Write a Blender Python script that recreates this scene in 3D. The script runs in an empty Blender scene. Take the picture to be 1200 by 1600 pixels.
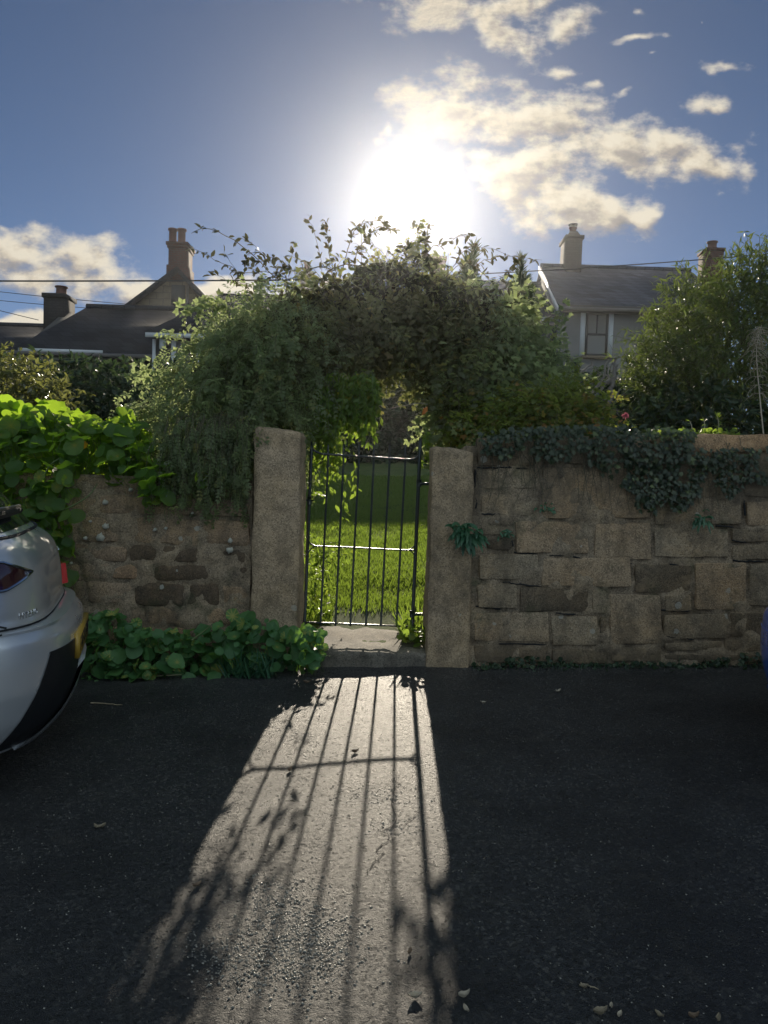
import bpy, math, random
import numpy as np
from mathutils import Vector, Matrix

# ------------------------------------------------------------------ camera
S = bpy.context.scene
R = math.radians
CAM = np.array([0.0, 0.0, 1.25])
PITCH, ROLL, FPX = R(2.5), R(1.8), 1150.0
cam_d = bpy.data.cameras.new("camera")
cam_d.sensor_fit = 'VERTICAL'
cam_d.sensor_height = 36.0
cam_d.lens = FPX / 1600.0 * 36.0
cam_d.clip_start = 0.05
cam_d.clip_end = 3000
cam = bpy.data.objects.new("camera", cam_d)
S.collection.objects.link(cam)
CM = Matrix.Rotation(math.pi / 2 - PITCH, 4, 'X') @ Matrix.Rotation(ROLL, 4, 'Z')
cam.matrix_world = Matrix.Translation(Vector(CAM)) @ CM
S.camera = cam
_c = np.array(CM.to_3x3())
CR, CU, CF = _c[:, 0], _c[:, 1], -_c[:, 2]

# ------------------------------------------------------------------ world, sun, exposure
SUN_EL, SUN_AZ = R(20.8), R(1.3)          # azimuth measured from +Y towards +X
SUN_DIR = Vector((math.sin(SUN_AZ) * math.cos(SUN_EL), math.cos(SUN_AZ) * math.cos(SUN_EL), math.sin(SUN_EL)))
SKY_STRENGTH, SUN_STRENGTH, EXPOSURE = 0.052, 4.2, 0.45
HAZE_DENSITY, HAZE_G = 0.00065, 0.89
S.view_settings.view_transform = 'Standard'
S.view_settings.look = 'None'
S.view_settings.exposure = EXPOSURE
S.view_settings.gamma = 1.0
S.view_settings.use_curve_mapping = False
S.render.engine = 'CYCLES'
S.cycles.use_denoising = True
S.cycles.max_bounces = 7
S.cycles.diffuse_bounces = 3
S.cycles.glossy_bounces = 3
S.cycles.transmission_bounces = 4
S.cycles.transparent_max_bounces = 6
S.cycles.volume_bounces = 0
S.cycles.sample_clamp_indirect = 6.0

def px_dir(px, py):
    d = (px - 600) / FPX * CR + (800 - py) / FPX * CU + CF
    return d / np.linalg.norm(d)

W = bpy.data.worlds.new("World")
S.world = W
W.use_nodes = True
wn, wl = W.node_tree.nodes, W.node_tree.links
wn.clear()

def cloud_group():
    """density of the cloud field in direction space: input uv = (x/y, z/y) of a sky direction"""
    g = bpy.data.node_groups.new("cloud_field", 'ShaderNodeTree')
    g.interface.new_socket("uv", in_out='INPUT', socket_type='NodeSocketVector')
    g.interface.new_socket("density", in_out='OUTPUT', socket_type='NodeSocketFloat')
    n, l = g.nodes, g.links
    gi, go = n.new('NodeGroupInput'), n.new('NodeGroupOutput')
    # gently warped coordinates so that the blob outlines are ragged
    nz = n.new('ShaderNodeTexNoise'); nz.inputs['Scale'].default_value = 9.0; nz.inputs['Detail'].default_value = 3
    l.new(gi.outputs[0], nz.inputs['Vector'])
    sub = n.new('ShaderNodeVectorMath'); sub.operation = 'SUBTRACT'; sub.inputs[1].default_value = (.5, .5, .5)
    l.new(nz.outputs['Color'], sub.inputs[0])
    sc = n.new('ShaderNodeVectorMath'); sc.operation = 'MULTIPLY'; sc.inputs[1].default_value = (.09, .06, 0)
    l.new(sub.outputs[0], sc.inputs[0])
    ad = n.new('ShaderNodeVectorMath'); ad.operation = 'ADD'
    l.new(gi.outputs[0], ad.inputs[0]); l.new(sc.outputs[0], ad.inputs[1])
    # (px, py, half width, half height, tilt deg, weight)
    blobs = [(700, 172, 82, 50, 0, 1), (655, 190, 40, 36, 0, .9), (780, 188, 70, 36, 5, 1), (868, 190, 78, 42, 8, 1), (960, 222, 95, 34, 14, 1),
             (1040, 238, 70, 40, 8, 1), (1100, 262, 62, 20, 8, 1), (830, 262, 92, 40, 6, 1), (800, 290, 62, 26, 0, .9), (868, 308, 72, 46, 10, 1),
             (940, 322, 70, 40, 20, .95), (1000, 338, 34, 32, 40, 1),
             (700, 30, 105, 34, 10, .85), (775, 50, 60, 30, 20, .9), (830, 18, 85, 32, -5, .8), (890, 42, 40, 42, -20, .6),
             (812, 84, 32, 24, 0, .5), (872, 105, 52, 17, -8, .7), (942, 130, 30, 18, -20, .6), (990, 62, 40, 11, -12, .55), (1012, 88, 20, 10, -20, .5),
             (1132, 107, 50, 12, 2, .75), (1118, 160, 34, 20, -10, .8), (990, 14, 20, 16, 0, .45), (1105, 34, 10, 10, 0, .4), (985, 140, 34, 9, -15, .45),
             (592, 212, 16, 26, 0, .6),
             (40, 396, 130, 34, 4, 1), (90, 428, 150, 30, 6, 1), (200, 440, 110, 20, 4, .9), (6, 352, 22, 16, 0, .6), (330, 450, 150, 22, 0, .9), (470, 450, 90, 18, 0, .8),
             (20, 503, 70, 14, 0, 1), (-120, 410, 110, 40, 0, 1), (1330, 210, 120, 40, 10, .9), (1420, 330, 120, 40, 5, 1)]
    last = None
    for bx, by, a, b, tilt, w in blobs:
        d = px_dir(bx, by)
        u, v = d[0] / d[1], d[2] / d[1]
        vm = n.new('ShaderNodeMapping'); vm.vector_type = 'TEXTURE'
        vm.inputs['Location'].default_value = (u, v, 0)
        vm.inputs['Rotation'].default_value = (0, 0, -R(tilt) - ROLL)
        k = 1.38 if a > 50 else 1.15
        vm.inputs['Scale'].default_value = (a / FPX * k, b / FPX * k, 1)
        l.new(ad.outputs[0], vm.inputs['Vector'])
        ln = n.new('ShaderNodeVectorMath'); ln.operation = 'LENGTH'; l.new(vm.outputs[0], ln.inputs[0])
        ma = n.new('ShaderNodeMath'); ma.operation = 'MULTIPLY_ADD'
        l.new(ln.outputs['Value'], ma.inputs[0]); ma.inputs[1].default_value = -.9; ma.inputs[2].default_value = w * .95
        if last is None:
            last = ma.outputs[0]
        else:
            mx = n.new('ShaderNodeMath'); mx.operation = 'SMOOTH_MAX'; mx.inputs[2].default_value = .15
            l.new(last, mx.inputs[0]); l.new(ma.outputs[0], mx.inputs[1]); last = mx.outputs[0]
    f1 = n.new('ShaderNodeTexNoise'); f1.inputs['Scale'].default_value = 14.0; f1.inputs['Detail'].default_value = 9; f1.inputs['Roughness'].default_value = .58
    st = n.new('ShaderNodeVectorMath'); st.operation = 'MULTIPLY'; st.inputs[1].default_value = (1, 1.5, 1)
    l.new(gi.outputs[0], st.inputs[0]); l.new(st.outputs[0], f1.inputs['Vector'])
    m = n.new('ShaderNodeMath'); m.operation = 'MULTIPLY_ADD'
    l.new(f1.outputs['Fac'], m.inputs[0]); m.inputs[1].default_value = 2.6; m.inputs[2].default_value = -1.32
    s = n.new('ShaderNodeMath'); s.operation = 'ADD'; l.new(last, s.inputs[0]); l.new(m.outputs[0], s.inputs[1])
    l.new(s.outputs[0], go.inputs[0])
    return g

def build_world():
    N = wn.new
    tc = N('ShaderNodeTexCoord')
    sky = N('ShaderNodeTexSky'); sky.sky_type = 'NISHITA'; sky.sun_disc = False
    sky.sun_elevation = SUN_EL; sky.sun_rotation = SUN_AZ
    sky.altitude = 50; sky.air_density = .5; sky.dust_density = .02; sky.ozone_density = 1.6
    bg = N('ShaderNodeBackground'); bg.inputs['Strength'].default_value = SKY_STRENGTH
    wl.new(sky.outputs[0], bg.inputs['Color'])
    sep = N('ShaderNodeSeparateXYZ'); wl.new(tc.outputs['Generated'], sep.inputs[0])
    yy = N('ShaderNodeMath'); yy.operation = 'MAXIMUM'; yy.inputs[1].default_value = .05; wl.new(sep.outputs['Y'], yy.inputs[0])
    du = N('ShaderNodeMath'); du.operation = 'DIVIDE'; wl.new(sep.outputs['X'], du.inputs[0]); wl.new(yy.outputs[0], du.inputs[1])
    dv = N('ShaderNodeMath'); dv.operation = 'DIVIDE'; wl.new(sep.outputs['Z'], dv.inputs[0]); wl.new(yy.outputs[0], dv.inputs[1])
    uv = N('ShaderNodeCombineXYZ'); wl.new(du.outputs[0], uv.inputs[0]); wl.new(dv.outputs[0], uv.inputs[1])
    grp = cloud_group()
    g0 = N('ShaderNodeGroup'); g0.node_tree = grp; wl.new(uv.outputs[0], g0.inputs[0])
    su = (SUN_DIR.x / SUN_DIR.y, SUN_DIR.z / SUN_DIR.y, 0)
    # the same field a little nearer the sun: thick there means this spot is shaded by the cloud itself
    def toward(step):
        a = N('ShaderNodeVectorMath'); a.operation = 'SUBTRACT'; a.inputs[0].default_value = su; wl.new(uv.outputs[0], a.inputs[1])
        b = N('ShaderNodeVectorMath'); b.operation = 'NORMALIZE'; wl.new(a.outputs[0], b.inputs[0])
        c = N('ShaderNodeVectorMath'); c.operation = 'SCALE'; c.inputs['Scale'].default_value = step; wl.new(b.outputs[0], c.inputs[0])
        up = N('ShaderNodeVectorMath'); up.operation = 'ADD'; up.inputs[1].default_value = (0, step * 1.1, 0); wl.new(c.outputs[0], up.inputs[0])
        d = N('ShaderNodeVectorMath'); d.operation = 'ADD'; wl.new(uv.outputs[0], d.inputs[0]); wl.new(up.outputs[0], d.inputs[1])
        g = N('ShaderNodeGroup'); g.node_tree = grp; wl.new(d.outputs[0], g.inputs[0])
        return g
    g1 = toward(.012)
    mask = N('ShaderNodeMapRange'); mask.interpolation_type = 'SMOOTHSTEP'
    mask.inputs['From Min'].default_value = .0; mask.inputs['From Max'].default_value = .7
    wl.new(g0.outputs[0], mask.inputs['Value'])
    front = N('ShaderNodeMapRange'); front.inputs['From Min'].default_value = .05; front.inputs['From Max'].default_value = .3
    wl.new(sep.outputs['Y'], front.inputs['Value'])
    mk = N('ShaderNodeMath'); mk.operation = 'MULTIPLY'; wl.new(mask.outputs[0], mk.inputs[0]); wl.new(front.outputs[0], mk.inputs[1])
    df = N('ShaderNodeMath'); df.operation = 'SUBTRACT'; wl.new(g1.outputs[0], df.inputs[0]); wl.new(g0.outputs[0], df.inputs[1])
    th = N('ShaderNodeMath'); th.operation = 'MULTIPLY_ADD'; wl.new(g0.outputs[0], th.inputs[0]); th.inputs[1].default_value = .42; wl.new(df.outputs[0], th.inputs[2])
    ramp = N('ShaderNodeValToRGB'); cr = ramp.color_ramp
    cr.elements[0].position = .0; cr.elements[0].color = (1, .91, .74, 1)
    cr.elements[1].position = .8; cr.elements[1].color = (.34, .325, .32, 1)
    e = cr.elements.new(.2); e.color = (.86, .76, .60, 1)
    e = cr.elements.new(.45); e.color = (.52, .47, .42, 1)
    wl.new(th.outputs[0], ramp.inputs[0])
    bc = N('ShaderNodeBackground'); bc.inputs['Strength'].default_value = .5; wl.new(ramp.outputs[0], bc.inputs['Color'])
    mix = N('ShaderNodeMixShader'); wl.new(mk.outputs[0], mix.inputs[0]); wl.new(bg.outputs[0], mix.inputs[1]); wl.new(bc.outputs[0], mix.inputs[2])
    # unseen clouds added behind the camera to fill shaded walls, on a level base
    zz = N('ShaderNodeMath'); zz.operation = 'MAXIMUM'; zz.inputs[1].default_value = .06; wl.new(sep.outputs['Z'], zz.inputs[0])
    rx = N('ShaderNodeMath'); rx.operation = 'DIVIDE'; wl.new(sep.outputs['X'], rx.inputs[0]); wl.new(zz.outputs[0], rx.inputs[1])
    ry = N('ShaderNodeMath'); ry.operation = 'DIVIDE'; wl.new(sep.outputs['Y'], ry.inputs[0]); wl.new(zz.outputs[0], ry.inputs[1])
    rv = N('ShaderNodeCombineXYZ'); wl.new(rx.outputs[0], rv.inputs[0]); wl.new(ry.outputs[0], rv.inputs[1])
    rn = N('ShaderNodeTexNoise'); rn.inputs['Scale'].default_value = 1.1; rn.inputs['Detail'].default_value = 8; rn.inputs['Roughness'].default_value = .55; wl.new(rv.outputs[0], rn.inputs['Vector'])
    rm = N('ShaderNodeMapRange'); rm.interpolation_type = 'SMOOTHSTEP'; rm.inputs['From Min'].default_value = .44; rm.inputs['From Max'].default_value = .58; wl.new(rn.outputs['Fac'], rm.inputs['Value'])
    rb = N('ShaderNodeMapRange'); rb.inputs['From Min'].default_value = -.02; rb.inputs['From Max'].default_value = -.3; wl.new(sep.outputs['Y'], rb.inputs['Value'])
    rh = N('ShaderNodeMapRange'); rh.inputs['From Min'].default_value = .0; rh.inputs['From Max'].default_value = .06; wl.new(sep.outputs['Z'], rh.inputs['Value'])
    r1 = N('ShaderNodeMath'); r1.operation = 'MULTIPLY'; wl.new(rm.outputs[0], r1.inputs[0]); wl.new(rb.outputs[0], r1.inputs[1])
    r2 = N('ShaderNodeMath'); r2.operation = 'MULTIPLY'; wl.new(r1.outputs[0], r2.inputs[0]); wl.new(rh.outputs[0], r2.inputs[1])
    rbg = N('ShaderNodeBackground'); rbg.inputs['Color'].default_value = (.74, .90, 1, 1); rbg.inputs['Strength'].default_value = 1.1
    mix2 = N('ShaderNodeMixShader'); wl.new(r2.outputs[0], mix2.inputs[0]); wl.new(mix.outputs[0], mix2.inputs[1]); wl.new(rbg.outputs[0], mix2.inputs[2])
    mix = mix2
    # the sun and its aureole in thin cloud
    dot = N('ShaderNodeVectorMath'); dot.operation = 'DOT_PRODUCT'; dot.inputs[1].default_value = SUN_DIR; wl.new(tc.outputs['Generated'], dot.inputs[0])
    ac = N('ShaderNodeMath'); ac.operation = 'ARCCOSINE'; wl.new(dot.outputs['Value'], ac.inputs[0])
    def expo(width, amp, power=1.0):
        q = N('ShaderNodeMath'); q.operation = 'DIVIDE'; q.inputs[1].default_value = R(width); wl.new(ac.outputs[0], q.inputs[0])
        p = N('ShaderNodeMath'); p.operation = 'POWER'; p.inputs[1].default_value = power; wl.new(q.outputs[0], p.inputs[0])
        m = N('ShaderNodeMath'); m.operation = 'MULTIPLY'; m.inputs[1].default_value = -1; wl.new(p.outputs[0], m.inputs[0])
        e = N('ShaderNodeMath'); e.operation = 'EXPONENT'; wl.new(m.outputs[0], e.inputs[0])
        r = N('ShaderNodeMath'); r.operation = 'MULTIPLY'; r.inputs[1].default_value = amp; wl.new(e.outputs[0], r.inputs[0])
        return r.outputs[0]
    e1 = expo(1.5, .6, 1.0); e2 = expo(9.0, .10, 1.0)
    em = N('ShaderNodeMath'); em.operation = 'ADD'; wl.new(e1, em.inputs[0]); wl.new(e2, em.inputs[1])
    cb = N('ShaderNodeMath'); cb.operation = 'ADD'; cb.inputs[1].default_value = .56; wl.new(expo(5.0, .1), cb.inputs[0])
    wl.new(cb.outputs[0], bc.inputs['Strength'])       # cloud near the sun is lit through
    bs = N('ShaderNodeBackground'); bs.inputs['Color'].default_value = (1, .9, .7, 1); wl.new(em.outputs[0], bs.inputs['Strength'])
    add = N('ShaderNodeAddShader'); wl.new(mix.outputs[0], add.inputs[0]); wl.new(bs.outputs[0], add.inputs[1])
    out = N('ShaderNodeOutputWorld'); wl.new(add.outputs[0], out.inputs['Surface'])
build_world()

sun_d = bpy.data.lights.new("sun", 'SUN')
sun_d.energy = SUN_STRENGTH; sun_d.angle = R(.5); sun_d.color = (1, .88, .70)
sun = bpy.data.objects.new("sun", sun_d)
S.collection.objects.link(sun)
sun.rotation_euler = (-SUN_DIR).to_track_quat('-Z', 'Y').to_euler()
sun.location = (0, 0, 30)

# ------------------------------------------------------------------ helpers
def P(px, py, Y):
    """world point at depth Y seen at pixel (px, py) of the photograph: places things at their real distance"""
    d = (px - 600) / FPX * CR + (800 - py) / FPX * CU + CF
    return CAM + d * (Y / d[1])

def PA(px, py, Y):
    px, py, Y = np.asarray(px, float), np.asarray(py, float), np.asarray(Y, float)
    d = ((px - 600) / FPX)[..., None] * CR + ((800 - py) / FPX)[..., None] * CU + CF
    return CAM + d * (Y / d[..., 1])[..., None]

SLOPE = 0.035
def road_z(x):
    return SLOPE * np.clip(x, -12, 12)

def G(px, py):
    """point of the road seen at a pixel"""
    d = (px - 600) / FPX * CR + (800 - py) / FPX * CU + CF
    t = -CAM[2] / (d[2] - SLOPE * d[0])
    return CAM + d * t

def _h(ix, iy, iz, seed):
    x = (ix * 374761393 + iy * 668265263 + iz * 2147483647 + seed * 1274126177) & 0xffffffff
    x = ((x ^ (x >> 13)) * 1274126177) & 0xffffffff
    x = (x ^ (x >> 16)) & 0xffffffff
    return x / 4294967295.0

def vnoise(p, seed=0):
    p = np.asarray(p, float)
    i = np.floor(p).astype(np.int64); f = p - i; f = f * f * (3 - 2 * f)
    r = 0
    for a in (0, 1):
        for b in (0, 1):
            for c in (0, 1):
                w = (f[..., 0] if a else 1 - f[..., 0]) * (f[..., 1] if b else 1 - f[..., 1]) * (f[..., 2] if c else 1 - f[..., 2])
                r = r + w * _h(i[..., 0] + a, i[..., 1] + b, i[..., 2] + c, seed)
    return r

def fbm(p, seed=0, octaves=3):
    p = np.asarray(p, float); r = 0; a = .5; t = 0
    for k in range(octaves):
        r = r + a * vnoise(p * 2 ** k, seed + k); t += a; a *= .5
    return r / t

class MB:
    """collects vertices and faces of one mesh"""
    def __init__(self): self.v, self.f, self.r, self.n = [], [], [], 0
    def add(self, V, F, rnd=0.5, mat=0):
        V = np.asarray(V, float).reshape(-1, 3)
        if not isinstance(F, (list, tuple)) or (len(F) and np.isscalar(F[0][0])):
            F = [np.asarray(F)]
        for f in F:
            f = np.asarray(f, np.int64)
            if f.size: self.f.append((f + self.n, mat))
        self.v.append(V); self.r.append(np.broadcast_to(np.asarray(rnd, float), (len(V),)))
        self.n += len(V)
    def quad(self, a, b, c, d, **k): self.add([a, b, c, d], [[0, 1, 2, 3]], **k)
    def box(self, lo, hi, **k):
        x0, y0, z0 = lo; x1, y1, z1 = hi
        self.hexa([(x0, y0, z0), (x1, y0, z0), (x1, y1, z0), (x0, y1, z0), (x0, y0, z1), (x1, y0, z1), (x1, y1, z1), (x0, y1, z1)], **k)
    def hexa(self, V, **k):
        self.add(V, [[0, 3, 2, 1], [4, 5, 6, 7], [0, 1, 5, 4], [1, 2, 6, 5], [2, 3, 7, 6], [3, 0, 4, 7]], **k)
    def prism(self, prof, off, **k):
        """closed outline (n,3) extruded by vector off"""
        prof = np.asarray(prof, float); n = len(prof)
        V = np.vstack([prof, prof + np.asarray(off, float)])
        q = [[i, (i + 1) % n, n + (i + 1) % n, n + i] for i in range(n)]
        self.add(V, [np.array(q), np.array([list(range(n))[::-1]]), np.array([list(range(n, 2 * n))])], **k)
    def tube(self, path, r, k=6, caps=True, **kw):
        path = np.asarray(path, float); n = len(path)
        r = np.broadcast_to(np.asarray(r, float), (n,))
        t = np.gradient(path, axis=0); t /= np.linalg.norm(t, axis=1)[:, None] + 1e-9
        ref = np.array([0, 0, 1.]) if abs(t[:, 2]).mean() < .8 else np.array([0, 1., 0])
        a = np.cross(t, ref); a /= np.linalg.norm(a, axis=1)[:, None] + 1e-9
        b = np.cross(t, a)
        th = np.arange(k) * 2 * math.pi / k
        V = path[:, None] + r[:, None, None] * (np.cos(th)[None, :, None] * a[:, None] + np.sin(th)[None, :, None] * b[:, None])
        F = []
        for i in range(n - 1):
            for j in range(k):
                F.append([i * k + j, i * k + (j + 1) % k, (i + 1) * k + (j + 1) % k, (i + 1) * k + j])
        FF = [np.array(F)]
        if caps and k > 2: FF += [np.array([list(range(k))]), np.array([list(range((n - 1) * k, n * k))[::-1]])]
        self.add(V.reshape(-1, 3), FF, **kw)
    def lathe(self, prof, c, k=16, **kw):
        """(radius, height) profile turned about the vertical through c"""
        prof = np.asarray(prof, float); n = len(prof); th = np.arange(k) * 2 * math.pi / k
        V = np.stack([prof[:, 0, None] * np.cos(th) + c[0], prof[:, 0, None] * np.sin(th) + c[1], np.broadcast_to(prof[:, 1, None] + c[2], (n, k))], -1)
        F = [[i * k + j, i * k + (j + 1) % k, (i + 1) * k + (j + 1) % k, (i + 1) * k + j] for i in range(n - 1) for j in range(k)]
        self.add(V.reshape(-1, 3), [np.array(F)], **kw)
    def tubes(self, paths, r0, r1, k=3, rnd=.5):
        """many thin shoots at once: paths (m, s, 3)"""
        m, s, _ = paths.shape
        t = np.gradient(paths, axis=1); t /= np.linalg.norm(t, axis=2, keepdims=True) + 1e-9
        ref = np.array([.31, .87, .38]); a = np.cross(t, ref); a /= np.linalg.norm(a, axis=2, keepdims=True) + 1e-9
        b = np.cross(t, a); th = np.arange(k) * 2 * math.pi / k
        rr = np.linspace(0, 1, s)[None, :] * (np.asarray(r1) - np.asarray(r0)).reshape(-1, 1) + np.asarray(r0).reshape(-1, 1)
        rr = np.broadcast_to(rr, (m, s))
        V = paths[:, :, None] + rr[..., None, None] * (np.cos(th)[:, None] * a[:, :, None] + np.sin(th)[:, None] * b[:, :, None])
        base = np.array([[i * k + j, i * k + (j + 1) % k, (i + 1) * k + (j + 1) % k, (i + 1) * k + j] for i in range(s - 1) for j in range(k)])
        F = (base[None] + (np.arange(m) * s * k)[:, None, None]).reshape(-1, 4)
        self.add(V.reshape(-1, 3), [F], rnd=rnd)
    def leaves(self, pos, dirv, up, size, tmpl, rnd):
        """one template leaf per position; dirv = length direction, up = rough upper-face normal"""
        TV, TF = tmpl[:2]
        pos = np.asarray(pos, float); n = len(pos)
        if n == 0: return
        y = dirv / (np.linalg.norm(dirv, axis=1, keepdims=True) + 1e-9)
        x = np.cross(y, up); x /= np.linalg.norm(x, axis=1, keepdims=True) + 1e-9
        z = np.cross(x, y)
        size = np.broadcast_to(np.asarray(size, float), (n,))
        V = pos[:, None] + size[:, None, None] * (TV[None, :, 0, None] * x[:, None] + TV[None, :, 1, None] * y[:, None] + TV[None, :, 2, None] * z[:, None])
        k = len(TV)
        self.add(V.reshape(-1, 3), [(f[None] + (np.arange(n) * k)[:, None, None]).reshape(-1, f.shape[1]) for f in TF],
                 rnd=np.clip(np.broadcast_to(np.asarray(rnd, float), (n,))[:, None] + (tmpl[2][None] if len(tmpl) > 2 else np.zeros((1, k))), 0, 1).ravel())
    def build(self, name, mats, parent=None, smooth=False, local=False, origin=None):
        if not isinstance(mats, (list, tuple)): mats = [mats]
        V = np.vstack(self.v) if self.v else np.zeros((0, 3))
        loc = Vector((0, 0, 0))
        if not local:
            if parent is not None:
                q = parent
                while q is not None: loc += q.location; q = q.parent
            elif origin is not None: loc = Vector(origin)
            else: loc = Vector(((V[:, 0].min() + V[:, 0].max()) / 2, (V[:, 1].min() + V[:, 1].max()) / 2, V[:, 2].min()))
            V = V - np.array(loc)
        me = bpy.data.meshes.new(name)
        me.vertices.add(len(V)); me.vertices.foreach_set('co', V.astype(np.float32).ravel())
        lv = np.concatenate([f.ravel() for f, m in self.f]); cnt = np.concatenate([np.full(len(f), f.shape[1]) for f, m in self.f])
        mi = np.concatenate([np.full(len(f), m) for f, m in self.f])
        me.loops.add(len(lv)); me.loops.foreach_set('vertex_index', lv.astype(np.int32))
        me.polygons.add(len(cnt)); st = np.concatenate([[0], np.cumsum(cnt)[:-1]])
        me.polygons.foreach_set('loop_start', st.astype(np.int32))
        me.update(calc_edges=True)
        me.polygons.foreach_set('material_index', mi.astype(np.int32))
        at = me.attributes.new('rnd', 'FLOAT', 'POINT'); at.data.foreach_set('value', np.concatenate(self.r).astype(np.float32))
        for m in mats: me.materials.append(m)
        if smooth: me.polygons.foreach_set('use_smooth', np.ones(len(cnt), bool))
        me.update()
        o = bpy.data.objects.new(name, me); S.collection.objects.link(o)
        if parent is not None: o.parent = parent
        elif not local: o.location = loc
        return o

def tag(o, label=None, cat=None, group=None, kind=None):
    if label: o['label'] = label
    if cat: o['category'] = cat
    if group: o['group'] = group
    if kind: o['kind'] = kind
    return o

def thing(name, label, cat, loc=(0, 0, 0), rz=0.0, group=None):
    o = bpy.data.objects.new(name, None); S.collection.objects.link(o)
    o.location = Vector(loc); o.rotation_euler = (0, 0, rz)
    return tag(o, label, cat, group)

# ------------------------------------------------------------------ materials
def new_mat(name):
    m = bpy.data.materials.new(name); m.use_nodes = True
    return m, m.node_tree.nodes, m.node_tree.links, m.node_tree.nodes['Principled BSDF']

def ramp_node(n, stops):
    r = n.new('ShaderNodeValToRGB'); e = r.color_ramp.elements
    e[0].position, e[0].color = stops[0][0], (*stops[0][1], 1)
    e[1].position, e[1].color = stops[-1][0], (*stops[-1][1], 1)
    for p, c in stops[1:-1]:
        q = e.new(p); q.color = (*c, 1)
    return r

def noise_node(n, l, scale, detail=4, rough=.55, coord=None, vec=None):
    t = n.new('ShaderNodeTexNoise'); t.inputs['Scale'].default_value = scale; t.inputs['Detail'].default_value = detail; t.inputs['Roughness'].default_value = rough
    if vec is not None: l.new(vec, t.inputs['Vector'])
    return t

def math_node(n, l, op, a, b=None, c=None):
    m = n.new('ShaderNodeMath'); m.operation = op
    for i, x in enumerate((a, b, c)):
        if x is None: continue
        if isinstance(x, (int, float)): m.inputs[i].default_value = x
        else: l.new(x, m.inputs[i])
    return m.outputs[0]

def mix_col(n, l, fac, a, b, blend='MIX'):
    m = n.new('ShaderNodeMix'); m.data_type = 'RGBA'; m.blend_type = blend
    if isinstance(fac, (int, float)): m.inputs[0].default_value = fac
    else: l.new(fac, m.inputs[0])
    for i, x in ((6, a), (7, b)):
        if isinstance(x, tuple): m.inputs[i].default_value = (*x, 1)
        else: l.new(x, m.inputs[i])
    return m.outputs[2]

def map_range(n, l, v, a, b, c=0., d=1.):
    m = n.new('ShaderNodeMapRange'); l.new(v, m.inputs[0])
    for i, x in enumerate((a, b, c, d)): m.inputs[1 + i].default_value = x
    return m.outputs[0]

def simple_mat(name, col, rough=.6, metal=0., spec=.5, var=.25, scale=8., bump=0., coat=0.):
    m, n, l, b = new_mat(name)
    tc = n.new('ShaderNodeTexCoord')
    t = noise_node(n, l, scale, 5, .6, vec=tc.outputs['Object'])
    c = mix_col(n, l, t.outputs['Fac'], tuple(x * (1 - var) for x in col), tuple(min(1, x * (1 + var)) for x in col))
    l.new(c, b.inputs['Base Color'])
    b.inputs['Roughness'].default_value = rough; b.inputs['Metallic'].default_value = metal; b.inputs['Specular IOR Level'].default_value = spec
    b.inputs['Coat Weight'].default_value = coat
    if bump:
        bp = n.new('ShaderNodeBump'); bp.inputs['Strength'].default_value = bump; bp.inputs['Distance'].default_value = .01
        t2 = noise_node(n, l, scale * 6, 6, .6, vec=tc.outputs['Object']); l.new(t2.outputs['Fac'], bp.inputs['Height']); l.new(bp.outputs[0], b.inputs['Normal'])
    return m

def leaf_mat(name, stops, trans, tmix=.45, rough=.45, spec=.4):
    """leaf colour from the per-leaf number; light also passes through the blade"""
    m, n, l, b = new_mat(name)
    at = n.new('ShaderNodeAttribute'); at.attribute_name = 'rnd'
    r = ramp_node(n, stops); l.new(at.outputs['Fac'], r.inputs[0])
    l.new(r.outputs[0], b.inputs['Base Color'])
    b.inputs['Roughness'].default_value = rough; b.inputs['Specular IOR Level'].default_value = spec
    tr = n.new('ShaderNodeBsdfTranslucent')
    tcol = mix_col(n, l, .72, r.outputs[0], trans); l.new(tcol, tr.inputs['Color'])
    mx = n.new('ShaderNodeMixShader'); mx.inputs[0].default_value = tmix
    l.new(b.outputs[0], mx.inputs[1]); l.new(tr.outputs[0], mx.inputs[2])
    l.new(mx.outputs[0], n['Material Output'].inputs['Surface'])
    return m

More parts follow.
